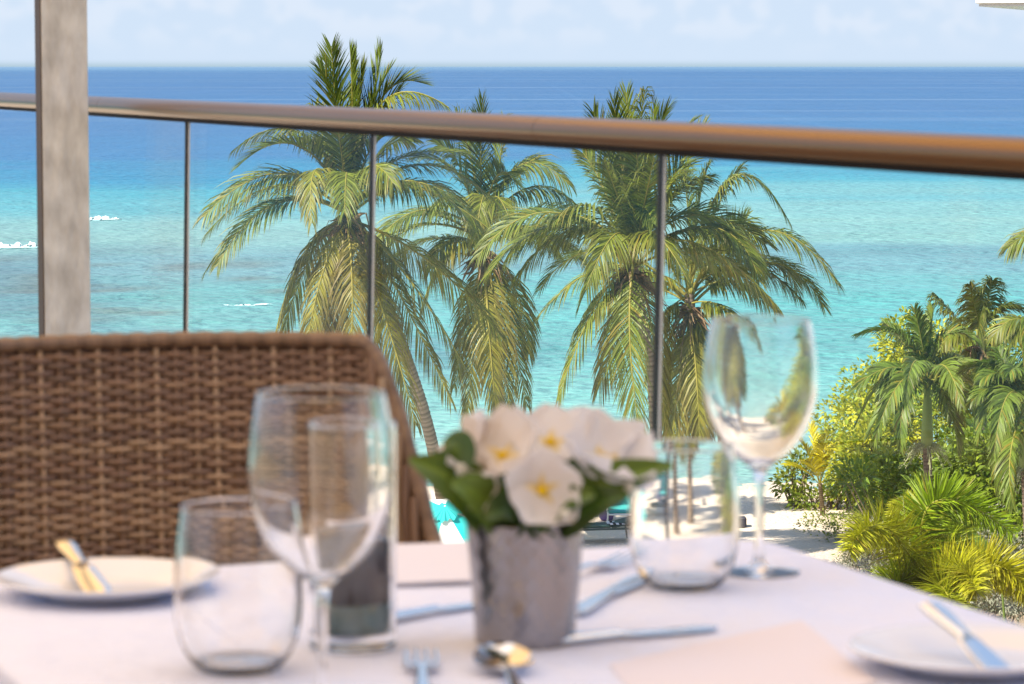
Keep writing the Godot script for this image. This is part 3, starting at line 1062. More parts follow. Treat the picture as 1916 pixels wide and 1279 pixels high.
# ---------------------------------------------------------------- terrace
const RAIL := Vector3(0.567, 0, -3.55)
func make_balustrade() -> void:
	var t := thing("glass_balustrade", "frameless glass balustrade under a round bronze handrail along the terrace edge", "balustrade", RAIL, TURN)
	var joints := [5.086, 3.736, 2.386, 1.036, -0.314, -1.664]
	var prev := 6.5
	for k in joints.size() + 1:          # along the rail, the sea end first
		var a := prev
		var b: float = joints[k] if k < joints.size() else -3.0
		prev = b
		var g := Geo.new()
		g.box(Vector3(-0.006, -0.98, -(a - 0.004)), Vector3(0.006, 0, -(b + 0.004)), Color.WHITE, 0.0008)
		var p := part("glass_panel", g.mesh(M.pane), t, Vector3(0, 1.074, 0), Vector3(0, 0, -1.1))
		if k < joints.size():
			g = Geo.new()
			g.box(Vector3(-0.0066, -0.98, -(b + 0.0035)), Vector3(-0.0006, 0, -(b - 0.0035)))
			part("seal", g.mesh(M.black), p)
			g = Geo.new()
			g.box(Vector3(-0.0004, -0.98, -(b + 0.0035)), Vector3(0.0036, 0, -(b - 0.0035)))
			part("polished_edge", g.mesh(M.edge), p)
	var g := Geo.new()
	g.box(Vector3(-0.012, 1.0720, -6.5), Vector3(0.012, 1.083, 3.0), Color.WHITE, 0.002)
	part("glazing_channel", g.mesh(M.channel), t)
	var cuts := [6.5, 4.55, 1.508, -1.5, -3.0]
	for k in 4:
		g = Geo.new()
		var a: float = -cuts[k] + 0.0008
		var b: float = -cuts[k + 1] - 0.0008
		var prof := []
		var rr := []
		for i in 3: 
			prof.append(Vector3(0, 1.0985, lerpf(a, b, i / 2.0)))
			rr.append(0.0215)
		g.tube(prof, rr, 40, [Color.WHITE])
		part("handrail", g.mesh(M.bronze), t)
		g = Geo.new()
		g.tube([Vector3(0, 1.0985, b - 0.02), Vector3(0, 1.0985, b + 0.0216)], [0.0204], 24, [Color.WHITE])
		part("joint_sleeve", g.mesh(M.dark_bronze), t)
	g = Geo.new()
	g.box(Vector3(-0.03, 0.002, -6.5), Vector3(0.045, 0.115, 3.0), Color.WHITE, 0.003)
	part("base_shoe", g.mesh(M.dark_bronze), t, Vector3(-0.02, 0, 0))

func make_terrace() -> void:
	# floor slab, the wing of the hotel under it, and the wall behind the tables
	var g := Geo.new()
	g.box(Vector3(-7.5, -0.22, -6.6), Vector3(0.12, 0, 4.2), Color.WHITE, 0.004)
	structure("terrace_floor", g.mesh(M.floor), RAIL, TURN)
	var t := thing("hotel_wing", "cream rendered hotel wing that carries the terrace", "building", RAIL, TURN)
	g = Geo.new()
	g.box(Vector3(-7.4, GROUND - 0.2, -6.4), Vector3(0.0, -0.222, 4.1))
	part("lower_storeys", g.mesh(M.render), t)
	g = Geo.new()
	g.box(Vector3(-7.4, 0.002, 4.102), Vector3(0.1, 3.1, 4.4))
	part("wall", g.mesh(M.render), t)
	# unseen awning of stretched cloth, added to shade and warm the table
	t = thing("added_cloth_awning", "unseen cloth awning added over the terrace tables to shade them and warm their light", "awning", RAIL, TURN)
	for bay in 5:
		var z0 := lerpf(-6.4, 3.9, bay / 5.0)
		var z1 := lerpf(-6.4, 3.9, (bay + 1) / 5.0)
		g = Geo.new()
		g.grid(24, 12, func(u, v): return Vector3(lerpf(-5.6, 0.35, u), 2.86 - 0.10 * sin(PI * v) - 0.03 * sin(PI * u), lerpf(z0, z1, v)), func(_u, _v): return Color.WHITE)
		part("cloth", g.mesh(M.awning if bay == 3 else M.amber_light_awning), t)  # amber and pale bays are chosen to tune table light and reflections
	for k in 6:
		g = Geo.new()
		var z := lerpf(-6.4, 3.9, k / 5.0)
		g.box(Vector3(-5.65, 2.88, z - 0.025), Vector3(0.38, 2.95, z + 0.025), Color.WHITE, 0.003)
		part("beam", g.mesh(M.dark_bronze), t)
	# the slim posts that carry it: the nearer one stands in the picture
	for q in [[-1.066, -7.63, "weathered grey brown square post standing inside the glass balustrade", true], [-5.4, -9.0, "bronze awning post at the far inner corner of the terrace", false]]:
		t = thing("awning_post", q[2], "post", Vector3(q[0], 0, q[1]), TURN)
		g = Geo.new()
		g.box(Vector3(-0.0555, 0.012, -0.030), Vector3(0.0555, 2.88, 0.030), Color.WHITE, 0.0012)
		part("shaft", g.mesh(M.post), t)
		g = Geo.new()      # shade on the side turned from the sea, put in as dark brown
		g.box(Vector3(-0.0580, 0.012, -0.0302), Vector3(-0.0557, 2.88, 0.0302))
		part("side_plate", g.mesh(M.post_shade_side), t)
		g = Geo.new()
		g.box(Vector3(-0.09, 0.002, -0.07), Vector3(0.09, 0.0118, 0.07), Color.WHITE, 0.001)
		part("base_plate", g.mesh(M.dark_bronze), t)

func make_far_balcony() -> void:
	var t := thing("balcony", "white edge of a neighbouring balcony roof at the top right corner", "balcony", Vector3(3.593, 0.012, -25), -20.0)
	var g := Geo.new()
	g.box(Vector3(0, 1.652, -2.2), Vector3(5.0, 1.95, 0), Color.WHITE, 0.006)
	part("roof_slab", g.mesh(M.white_wall), t)
	g = Geo.new()
	g.box(Vector3(0.02, 1.63, -2.18), Vector3(4.98, 1.6505, -0.03))
	part("soffit_trim", g.mesh(M.edge), t)
	g = Geo.new()
	g.box(Vector3(1.4, GROUND - 0.2, -2.0), Vector3(4.8, 1.629, -0.2))
	part("wall", g.mesh(M.white_wall), t)

# ---------------------------------------------------------------- beach things
func make_umbrella(label: String, apex: Vector3, radius: float, tilt: Vector3, turn: float) -> void:
	var foot := sand_height(apex.x, apex.z) - 0.15
	var t := thing("beach_umbrella", label, "beach umbrella", Vector3(apex.x, foot, apex.z), 0, "")
	var h := apex.y - foot
	var g := Geo.new()
	g.tube([Vector3.ZERO, Vector3(0, h - 0.05, 0)], [0.025], 10, [Color(0.75, 0.75, 0.73)])
	part("pole", g.mesh(M.paint), t)
	for k in 8:
		g = Geo.new()
		var a0 := TAU * k / 8.0 + turn
		var a1 := TAU * (k + 1) / 8.0 + turn
		var col := Color(0.03, 0.48, 0.47) if k % 2 == 0 else Color(0.78, 0.77, 0.74)
		g.grid(8, 8, func(u, v):
			var d0 := Vector3(cos(a0), 0, sin(a0))
			var d1 := Vector3(cos(a1), 0, sin(a1))
			var r: float = lerpf(0.12, radius, v)
			var sag: float = 0.10 * v * sin(PI * u)
			var d := d0.lerp(d1, u)
			return d * r * (1.0 - 0.05 * sin(PI * u) * v) + Vector3(0, -0.42 * pow(v, 1.25) * radius - sag * 0.4, 0), func(_u, _v): return col)
		var o := part("panel", g.mesh(M.canvas), t, Vector3(0, h, 0), tilt)
		var rb := Geo.new()
		rb.tube([Vector3(0, -0.03, 0), Vector3(cos(a0) * radius, -0.42 * radius - 0.02, sin(a0) * radius)], [0.008], 5, [Color(0.7, 0.7, 0.68)])
		part("rib", rb.mesh(M.paint), o)
	g = Geo.new()
	g.grid(64, 6, func(u, v):
		var a: float = u * TAU
		var r: float = lerpf(0.02, 0.30, v) * (1.0 + 0.10 * v * sin(a * 8.0))
		return Vector3(cos(a) * r, 0.16 - 0.14 * v + 0.03 * v * sin(a * 16.0), sin(a) * r), func(_u, _v): return Color(0.04, 0.50, 0.50))
	part("vent_cap", g.mesh(M.canvas), t, Vector3(0, h, 0), tilt)

func make_lounger(label: String, at: Vector3, turn: float, frame: Color, sling: Color, raised: float) -> void:
	var t := thing("sun_lounger", label, "sun lounger", at, turn, "")
	var g := Geo.new()
	for s in [-1.0, 1.0]:
		g.tube([Vector3(s * 0.31, 0.32, 0.95), Vector3(s * 0.31, 0.32, -0.95)], [0.024], 8, [frame])
	for z in [-0.95, -0.3, 0.4, 0.95]:
		g.tube([Vector3(-0.31, 0.32, z), Vector3(0.31, 0.32, z)], [0.020], 8, [frame])
	part("frame", g.mesh(M.paint), t)
	for s in [[-1, 0.75], [1, 0.75], [1, -0.75], [-1, -0.75]]:
		g = Geo.new()
		g.tube([Vector3(s[0] * 0.31, 0.32, s[1]), Vector3(s[0] * 0.33, 0.0, s[1] * 1.06)], [0.022], 8, [frame])
		part("leg", g.mesh(M.paint), t)
	g = Geo.new()
	g.box(Vector3(-0.30, 0.345, -0.93), Vector3(0.30, 0.40, 0.28), sling, 0.015)
	part("mattress", g.mesh(M.canvas), t)
	var b := Node3D.new()
	b.name = "backrest"
	t.add_child(b, true)
	b.position = Vector3(0, 0.345, 0.30)
	b.rotation_degrees.x = -raised
	g = Geo.new()
	g.box(Vector3(-0.27, 0.0, 0.0), Vector3(0.27, 0.05, 0.72), sling, 0.012)
	part("sling", g.mesh(M.canvas), b)
	g = Geo.new()
	for s in [-1.0, 1.0]:
		g.tube([Vector3(s * 0.30, 0.0, 0.0), Vector3(s * 0.30, 0.0, 0.76)], [0.024], 8, [frame])
	g.tube([Vector3(-0.30, 0.0, 0.76), Vector3(0.30, 0.0, 0.76)], [0.024], 8, [frame])
	part("back_frame", g.mesh(M.paint), b)

# ---------------------------------------------------------------- materials
func make_materials() -> void:
	M.frond = vmat(0.46, 0.40, 0.60)
	M.leaf = vmat(0.48, 0.45, 0.65)
	M.petal_leaf = vmat(0.40, 0.5, 0.35)
	M.petal = vmat(0.55, 0.3, 0.7, Color(1.0, 0.94, 0.88))
	M.bark = vmat(0.9, 0.25)
	M.wicker = vmat(0.42, 0.45)
	M.paint = vmat(0.35, 0.5)
	M.canvas = vmat(0.75, 0.3, 0.5, Color(1, 1, 1))
	M.cloth_v = vmat(0.9, 0.2)
	M.steel = mat(Color(0.78, 0.77, 0.75), 0.09, 1.0)
	M.china = mat(Color(0.78, 0.80, 0.87), 0.12)
	M.glass = mat(Color.WHITE, 0.0)
	M.glass.albedo_color = Color(1, 1, 1, 0)
	M.glass.refraction_enabled = true
	M.glass.refraction_scale = 0.05
	M.pane = mat(Color(0.55, 0.70, 0.66), 0.0, 0.0, 0.21)
	M.pane.transparency = BaseMaterial3D.TRANSPARENCY_ALPHA
	M.pane.albedo_color.a = 0.004
	M.black = mat(Color(0.012, 0.012, 0.012), 0.5)
	M.edge = mat(Color(0.62, 0.60, 0.58), 0.25)
	M.bronze = mat(Color(0.215, 0.112, 0.042), 0.28, 0.55)
	M.channel = mat(Color(0.012, 0.008, 0.006), 0.6, 0.0, 0.2)
	M.dark_bronze = mat(Color(0.045, 0.028, 0.020), 0.4, 0.6)
	M.white_wall = mat(Color(0.82, 0.82, 0.80), 0.8)
	M.render = mat(Color(0.66, 0.54, 0.42), 0.9)
	M.wood = mat(Color(0.22, 0.12, 0.06), 0.5)
	M.floor = mat(Color(0.17, 0.115, 0.075), 0.6)
	M.floor.albedo_texture = ramp_texture(noise_image(256, 0.05, 4, 51), Color(0.7, 0.7, 0.7), Color(1.1, 1.1, 1.1))
	M.floor.uv1_triplanar = true
	M.post_shade_side = mat(Color(0.085, 0.052, 0.030), 0.55)
	M.post = mat(Color(1, 1, 1), 0.55)
	var pn := noise_image(512, 0.012, 6, 61)
	M.post.albedo_texture = ramp_texture(pn, Color(0.38, 0.39, 0.39), Color(0.84, 0.88, 0.90))
	bump(M.post, noise_image(256, 0.03, 4, 62), 0.3, Vector3(3.0, 1.1, 3.0))
	M.cloth = mat(Color(0.74, 0.785, 0.955), 0.95, 0.0, 0.2)
	var linen := noise_image(512, 0.012, 5, 63)
	for i in 512:            # ironed fold lines each way
		for k in range(-5, 6):
			var up := 0.22 * exp(-k * k / 6.0)
			for q in [Vector2i(i, 200 + k), Vector2i(330 + k, i)]:
				var h := linen.get_pixelv(q).r
				linen.set_pixelv(q, Color(h + up, h + up, h + up))
	bump(M.cloth, linen, 0.8, Vector3(1.6, 1.6, 1.6))
	M.cloth.uv1_world_triplanar = false
	M.hammered = mat(Color(0.33, 0.315, 0.325), 0.23, 1.0)
	M.awning = mat(Color(0.78, 0.66, 0.50), 0.9, 0.0, 0.1)  # pale bay of the added awning, lets sunlight through onto the table
	M.awning.backlight_enabled = true
	M.awning.backlight = Color(0.97, 0.90, 0.88).linear_to_srgb()
	M.amber_light_awning = mat(Color(0.80, 0.45, 0.16), 0.9, 0.0, 0.1)  # amber bays of the added awning, tinted for warm light and reflections
	M.amber_light_awning.backlight_enabled = true
	M.amber_light_awning.backlight = Color(0.92, 0.63, 0.32).linear_to_srgb()

# ---------------------------------------------------------------- the scene
const EXPOSURE := 2.3
func _ready() -> void:
	rng.seed = 1
	noise.seed = 3
	noise.frequency = 0.03
	noise.fractal_octaves = 4
	# camera: a long lens at sitting height, focused on the palms
	var cam := Camera3D.new()
	cam.name = "camera"
	add_child(cam)
	cam.position = Vector3(0, 1.2, 0)
	cam.rotation_degrees = Vector3(-4.958, 0, 0)
	cam.projection = Camera3D.PROJECTION_PERSPECTIVE
	cam.fov = 12.168
	cam.near = 0.05
	cam.far = 30000.0
	cam.current = true
	var env := Environment.new()
	env.background_mode = Environment.BG_SKY
	env.sky = make_sky()
	env.background_energy_multiplier = 1.0
	env.tonemap_mode = Environment.TONE_MAPPER_LINEAR
	env.tonemap_exposure = EXPOSURE
	env.sdfgi_enabled = true
	env.ssao_enabled = true
	env.ssil_enabled = true
	var attr := CameraAttributesPhysical.new()
	attr.frustum_focal_length = 112.6
	attr.frustum_focus_distance = 70.0
	attr.exposure_aperture = 16.5
	attr.frustum_near = 0.05
	attr.frustum_far = 30000.0
	var we := WorldEnvironment.new()
	we.name = "world"
	we.environment = env
	we.camera_attributes = attr
	add_child(we)
	var sun := DirectionalLight3D.new()
	sun.name = "sun"
	add_child(sun)
	sun.basis = Basis.looking_at(-Vector3(-0.55, 0.78, 0.36).normalized())
	sun.light_color = Color(1.0, 0.955, 0.88)
	sun.light_energy = 1.6
	sun.light_angular_distance = 0.5
	sun.shadow_enabled = true
	make_materials()
	# the large structure
	make_sea()
	make_beach()
	make_terrace()
	make_far_balcony()
	make_balustrade()
	foam("wave_foam", "white breaking wave between the left edge and the post", -34.0, -28.0, 196.0, 0.36, 3)
	foam("wave_foam", "white wave crest just right of the post", -31.5, -28.2, 231.0, 0.30, 4)
	foam("wave_foam", "thin broken line of foam over the reef behind the left palm", -13.4, -11.2, 149.0, 0.055, 5)
	plants()
	beach_things()
	make_table()
	make_chair()
	table_things()

func plants() -> void:
	# left_fronds heart at (-3.54, -2.01, -70.00)
	var left_fronds := [[-0.34, 1.97, -0.50, -0.42, 3.72, -0.20, 0.10], [0.05, 2.51, 0.20, -0.02, 3.60, 0.40, 0.10], [0.21, 2.28, 0.10, 0.43, 3.60, 0.20, 0.15], [0.27, 2.08, -0.55, 1.03, 3.49, -0.90, 0.10], [0.43, 3.38, 0.20, 1.67, 3.02, 0.40, 0.10], [0.27, 3.49, 0.50, 2.14, 2.23, 1.00, 0.35], [-0.44, 1.42, -0.90, -0.81, 2.43, -1.40, 0.30], [-0.92, 2.52, 0.30, -2.48, 1.18, 0.60, 0.25], [-0.89, 1.97, 1.30, -0.67, -0.18, 2.20, 0.45], [-1.54, 1.18, 0.20, -3.15, -1.26, 0.40, 0.20], [-1.34, -0.21, -0.10, -1.78, -3.09, 0.20, 0.60], [-0.67, -0.47, 1.05, -1.05, -3.30, 1.10, 0.70], [-0.83, -0.06, -0.80, -1.53, -2.58, -0.80, 0.50], [0.31, -1.04, 1.35, 0.15, -3.51, 1.30, 0.80], [-0.57, -1.26, -1.15, -0.48, -3.54, -0.90, 0.75], [1.21, -0.63, 0.75, 2.77, -3.49, 0.90, 0.55], [0.98, -1.24, 0.50, 2.28, -4.18, 0.60, 0.65], [0.82, -1.56, 1.20, 1.51, -4.33, 1.20, 0.75], [1.73, -0.52, -0.50, 3.26, -2.57, -0.60, 0.40], [0.90, 1.46, 0.95, 3.31, -0.51, 1.30, 0.30], [0.69, 1.53, -0.55, 2.52, 1.32, -0.90, 0.20], [0.77, 1.27, 1.25, 2.15, 0.67, 2.30, 0.25], [0.33, 1.81, -1.70, 1.20, 1.57, -2.60, 0.20], [0.42, 0.10, -1.35, 0.60, -2.98, -1.30, 0.70], [0.15, 1.29, -1.35, -1.24, 1.70, -2.10, 0.20], [0.42, 1.88, 1.80, 1.10, 0.86, 2.80, 0.30], [0.40, 2.46, 0.70, 1.44, 1.88, 1.00, 0.15], [-0.11, 2.36, 1.00, -0.25, 2.12, 1.60, 0.15], [-0.05, 2.47, 0.35, -0.60, 3.22, 0.50, 0.12], [0.15, 2.65, -0.35, 0.14, 3.76, -0.50, 0.10], [0.69, 2.46, 0.45, 0.82, 3.63, 0.70, 0.12], [0.13, 1.70, -0.70, 1.29, 2.84, -1.00, 0.14], [-0.58, -1.93, 0.45, -0.82, -3.78, 0.30, 0.97], [1.23, -2.34, -0.45, 1.20, -4.08, -0.30, 0.93]]
	# middle_fronds heart at (-0.67, -3.04, -76.00)
	var middle_fronds := [[-0.06, 2.11, -0.05, 0.02, 3.63, 0.10, 0.15], [-0.16, 2.24, -0.35, -0.70, 3.35, -0.50, 0.20], [0.42, 2.08, 0.35, 0.45, 3.23, 0.50, 0.20], [0.65, 3.12, 0.30, 2.10, 1.54, 0.60, 0.25], [1.00, 2.02, 0.20, 2.31, 0.82, 0.40, 0.30], [0.92, 1.13, 0.40, 1.70, -0.14, 0.80, 0.40], [-0.44, 1.60, 0.35, -1.38, 0.66, 0.50, 0.30], [-0.51, 2.10, -0.45, -1.79, 2.07, -0.70, 0.20], [0.14, 2.55, 1.60, 0.76, 0.44, 2.40, 0.40], [-0.77, 0.76, 0.45, -1.21, -0.43, 0.70, 0.40], [0.50, -0.77, 0.50, 1.03, -3.67, 0.60, 0.50], [0.22, -1.35, 0.95, 0.60, -3.94, 0.90, 0.60], [-0.09, -1.70, 0.25, -0.32, -3.92, 0.30, 0.60], [0.98, -0.70, -0.65, 1.08, -2.54, -0.70, 0.40], [-0.50, -1.11, -1.05, -0.83, -3.36, -1.10, 0.50], [0.12, -2.16, 1.35, 0.30, -3.75, 1.30, 0.65], [-0.92, 0.37, -0.35, -1.48, -1.56, -0.50, 0.40], [0.05, 2.30, 1.75, -0.28, -0.04, 2.50, 0.40], [0.47, 2.02, -0.90, 1.34, 2.18, -1.40, 0.20], [-0.34, 2.59, 0.70, -1.05, 2.74, 1.00, 0.20]]
	# right_fronds heart at (2.45, -2.87, -66.00)
	var right_fronds := [[-0.23, 1.76, 0.05, -0.89, 3.54, -0.10, 0.15], [-0.16, 1.95, 0.40, -0.41, 3.63, 0.40, 0.15], [-0.02, 2.13, 0.10, 0.22, 3.68, 0.20, 0.35], [0.16, 2.08, -0.40, 0.80, 3.29, -0.40, 0.15], [0.28, 1.79, 1.15, -0.06, 3.15, 1.30, 0.20], [0.60, 2.36, -0.45, 1.48, 3.16, -0.70, 0.15], [0.98, 1.95, 0.25, 1.71, 2.95, 0.30, 0.15], [-0.54, 1.80, -0.95, -1.05, 2.44, -1.30, 0.15], [-0.69, 2.38, 0.70, -1.86, 0.55, 1.00, 0.30], [-1.02, 1.35, 0.20, -2.26, -0.36, 0.40, 0.30], [-0.83, -0.67, 0.35, -1.44, -2.77, 0.50, 0.30], [-0.31, -1.35, 1.05, 0.08, -3.66, 1.10, 0.20], [-0.29, -1.29, -0.65, -0.66, -2.45, -0.70, 0.65], [1.29, 1.09, 0.95, 3.05, -1.02, 1.30, 0.40], [1.23, 1.77, -0.60, 2.93, 0.34, -0.80, 0.20], [0.83, 1.48, 0.35, 1.78, 1.72, 0.50, 0.20], [0.49, 1.47, 1.15, 1.02, 2.09, 1.70, 0.25], [0.41, -0.78, -1.05, 0.75, -3.56, -1.10, 0.55], [0.14, 1.33, 1.70, 0.36, 2.42, 2.20, 0.25], [0.16, 1.59, 1.85, 1.06, -0.20, 2.70, 0.35], [-0.24, 1.72, 1.65, -1.02, -0.28, 2.30, 0.30], [-0.38, 1.45, 1.25, -0.72, 2.15, 1.90, 0.25], [-0.02, 1.37, -1.20, -0.06, 2.38, -1.60, 0.20], [-0.04, 2.01, -0.60, -0.09, 3.62, -0.80, 0.12], [0.50, 1.78, 0.35, 0.46, 3.52, 0.50, 0.12]]
	# rear_fronds heart at (3.94, -4.01, -71.00)
	var rear_fronds := [[0.80, 4.49, 0.35, 2.29, 1.59, 0.50, 0.25], [1.62, 2.72, 0.35, 3.27, 0.19, 0.50, 0.25], [0.56, 2.20, -0.45, 1.31, 3.12, -0.70, 0.20], [0.20, 2.63, 0.25, 0.46, 3.33, 0.30, 0.20], [-0.10, 2.18, -0.25, -0.26, 3.19, -0.30, 0.20], [1.10, 0.81, 0.20, 2.01, -0.38, 0.40, 0.30], [0.82, 0.38, 0.60, 1.55, -1.00, 0.80, 0.40], [-0.62, -0.03, 0.40, -0.94, -1.75, 0.40, 0.50], [-0.39, -1.46, 0.70, -0.49, -3.09, 0.60, 0.60], [0.17, -1.36, 1.10, 0.22, -3.16, 1.00, 0.65], [0.65, -0.89, 0.40, 0.78, -2.88, 0.40, 0.55], [0.52, -0.74, -0.70, 0.62, -2.51, -0.60, 0.70], [0.77, 2.22, 1.10, 1.57, 0.77, 1.80, 0.30], [0.70, 1.03, -1.05, 1.43, 1.77, -1.50, 0.20], [-0.37, 1.07, -0.45, -1.10, 1.57, -0.70, 0.20], [-0.14, -1.82, -0.55, -0.08, -3.43, -0.50, 0.70], [-0.73, -0.78, -0.95, -0.76, -2.97, -0.90, 0.60], [0.32, 1.99, 1.55, 0.88, 1.56, 2.50, 0.25], [0.23, -1.58, 0.30, 0.48, -3.44, 0.20, 0.95]]
	# edge_fronds heart at (12.88, -3.00, -70.00)
	var edge_fronds := [[-1.09, 1.17, 0.35, -2.03, 0.29, 0.50, 0.25], [-0.09, 1.81, 0.00, -0.40, 2.91, 0.00, 0.20], [0.69, 1.98, -0.10, 1.81, 0.71, 0.20, 0.20], [-0.83, 0.02, 0.40, -1.32, -1.84, 0.40, 0.50], [0.58, -0.56, 0.40, 1.02, -2.54, 0.40, 0.50], [0.11, 1.71, 0.20, 0.46, 2.69, 0.40, 0.20], [-0.50, 1.14, -0.55, -1.05, 1.84, -0.90, 0.20], [-0.10, -1.25, 0.50, -0.00, -2.99, 0.60, 0.60], [0.96, 0.72, 0.40, 2.04, -1.37, 0.40, 0.40]]
	# fan_fronds heart at (10.60, -5.05, -72.00)
	var fan_fronds := [[-0.56, 0.83, 0.00, -0.99, 1.23, 0.00, 0.25], [-0.27, 0.94, 0.20, -0.39, 1.33, 0.40, 0.35], [0.17, 0.95, 0.10, 0.24, 1.27, 0.20, 0.30], [0.33, 0.85, 0.10, 0.89, 0.64, 0.20, 0.20], [0.51, 0.76, 0.25, 1.24, -0.09, 0.30, 0.25], [-0.56, 0.70, 0.35, -0.89, 0.04, 0.50, 0.30], [-0.20, 0.64, 1.15, -0.12, 0.97, 1.70, 0.25], [0.30, 0.38, 0.25, 0.60, -1.18, 0.30, 0.40], [-0.30, 0.14, 0.25, -0.61, -1.18, 0.30, 0.40], [0.14, 0.53, -1.20, 0.12, 1.03, -1.60, 0.20]]
	# side_fronds heart at (11.79, -4.76, -70.00)
	var side_fronds := [[-0.74, 0.99, 0.25, -1.25, 0.05, 0.30, 0.25], [-0.59, 0.92, 0.50, -0.97, -0.30, 0.60, 0.30], [-0.16, 0.94, 0.00, -0.43, 1.41, 0.00, 0.20], [0.06, 0.89, 0.10, 0.96, 0.13, 0.20, 0.25], [-0.13, 0.88, 0.00, 0.21, 1.52, 0.00, 0.20], [-0.37, 0.20, 0.25, -0.56, -1.26, 0.30, 0.40], [0.28, -0.04, 0.25, 0.49, -1.26, 0.30, 0.40]]
	# short_fronds heart at (7.60, -4.64, -58.00)
	var short_fronds := [[-0.16, 0.84, 0.25, -0.32, 1.39, 0.30, 0.05], [0.07, 0.83, 0.00, 0.10, 1.33, 0.00, 0.10], [-0.38, 1.17, 0.10, -1.27, 0.82, 0.20, 0.05], [-0.63, 0.76, 0.35, -1.43, -0.08, 0.50, 0.05], [-0.62, 0.68, -0.35, -1.27, -0.82, -0.50, 0.10], [-0.68, 0.19, 0.60, -1.21, -0.96, 0.80, 0.10], [-0.67, 0.30, 1.30, -0.63, -1.08, 1.40, 0.05], [-0.44, 0.95, 1.55, -0.65, -0.15, 2.10, 0.10], [0.19, 1.18, 0.10, 0.89, 0.67, 0.20, 0.05], [0.58, 0.62, 0.20, 1.04, 0.01, 0.40, 0.05], [0.47, 0.15, 0.30, 0.91, -0.69, 0.60, 0.10], [0.45, 0.08, 0.50, 0.53, -1.28, 0.60, 0.30], [0.05, 0.89, 1.45, 0.32, -0.26, 1.90, 0.10], [0.28, 0.77, -0.70, 0.71, 1.06, -1.00, 0.10], [0.06, 0.72, -1.00, 0.06, 1.09, -1.20, 0.10], [-0.61, 0.66, 1.15, -1.09, -0.95, 1.30, 0.10], [-0.33, 0.71, -0.55, -0.68, 1.02, -0.90, 0.05], [0.58, 0.54, -0.80, 1.15, -0.50, -1.20, 0.10]]
	# corner_fronds heart at (8.80, -4.51, -54.00)
	var corner_fronds := [[-0.60, 0.66, 0.35, -0.88, -0.58, 0.50, 0.10], [-0.61, 0.95, 0.10, -0.87, 0.38, 0.20, 0.05], [-0.66, -0.11, 0.65, -0.56, -1.48, 0.70, 0.10], [-0.71, 0.98, -0.50, -0.81, -0.41, -0.60, 0.05], [-0.12, 0.66, 0.00, -0.15, 1.29, 0.00, 0.05], [0.31, 1.10, 0.25, 1.03, 0.14, 0.30, 0.05], [-0.23, 0.47, -0.60, -0.34, 0.76, -0.80, 0.05], [0.26, 0.71, 0.00, 0.53, 1.20, 0.00, 0.10], [0.54, 0.37, 0.25, 0.96, -0.95, 0.30, 0.10], [-0.62, -0.60, 1.30, -0.43, -1.52, 1.40, 0.10], [-0.59, 0.79, 1.35, -0.79, -0.69, 1.70, 0.10]]
	# fox_fronds heart at (5.91, -6.36, -45.00)
	var fox_fronds := [[-0.51, 2.05, 0.10, 1.03, 0.86, 0.20, 0.00], [-0.70, 1.64, 1.00, -1.20, 0.86, 1.60, 0.30], [-0.09, 0.77, -0.35, -0.30, 1.19, -0.50, 0.30], [0.26, 0.88, 1.10, 0.32, 0.41, 1.80, 0.35], [0.76, 0.94, 0.45, 1.15, 0.16, 0.70, 0.40], [-0.50, 0.65, 0.75, -0.77, 0.00, 0.90, 0.10], [-0.07, 0.78, 1.55, 0.16, -0.16, 1.70, 0.20], [0.43, 1.01, -0.90, 0.66, 0.87, -1.40, 0.10]]
	coconut_palm("tallest coconut palm, leftmost on the beach, its crown reaching above the handrail", Vector3(-3.54, -2.01, -70.0), [Vector3(-1.37, GROUND - 0.2, -73.0), Vector3(-2.01, -6.45, -71.5)], left_fronds, 101)
	coconut_palm("coconut palm half hidden behind the right side of the tallest palm", Vector3(-0.67, -3.05, -76.0), [Vector3(-0.17, GROUND - 0.2, -77.0), Vector3(-0.33, -6.73, -76.5)], middle_fronds, 102)
	coconut_palm("coconut palm with a bent trunk, directly left of the glass joint on the right", Vector3(2.45, -2.87, -66.0), [Vector3(3.2, GROUND - 0.2, -67.0), Vector3(2.945, -5.48, -66.6), Vector3(2.74, -4.33, -66.3)], right_fronds, 103)
	coconut_palm("coconut palm right of the glass joint, hanging fronds partly behind the far wine glass", Vector3(3.93, -4.02, -71.0), [Vector3(4.25, GROUND - 0.2, -71.0), Vector3(4.066, -5.68, -71.0)], rear_fronds, 104)
	coconut_palm("coconut palm at the right edge, only a frond tip showing over the water", Vector3(12.86, -3.0, -70.0), [Vector3(13.1, GROUND - 0.2, -70.0), Vector3(13.0, -6.0, -70.0)], edge_fronds, 105, 0.98, 0, 0)
	coconut_palm("young coconut palm rising like a fan above the green trees at right", Vector3(10.56, -5.05, -72.0), [Vector3(10.7, GROUND - 0.2, -72.0), Vector3(10.6, -7.0, -72.0)], fan_fronds, 106, 0.62, 0, 0)
	coconut_palm("coconut palm at the right edge beside the fan shaped one, fronds arching left", Vector3(11.75, -4.8, -70.0), [Vector3(11.9, GROUND - 0.2, -70.0), Vector3(11.8, -7.0, -70.0)], side_fronds, 107, 0.6, 0, 0)
	# Christmas palms: short strongly arched fronds over a green crownshaft
	frond_green = Color(0.085, 0.145, 0.018)
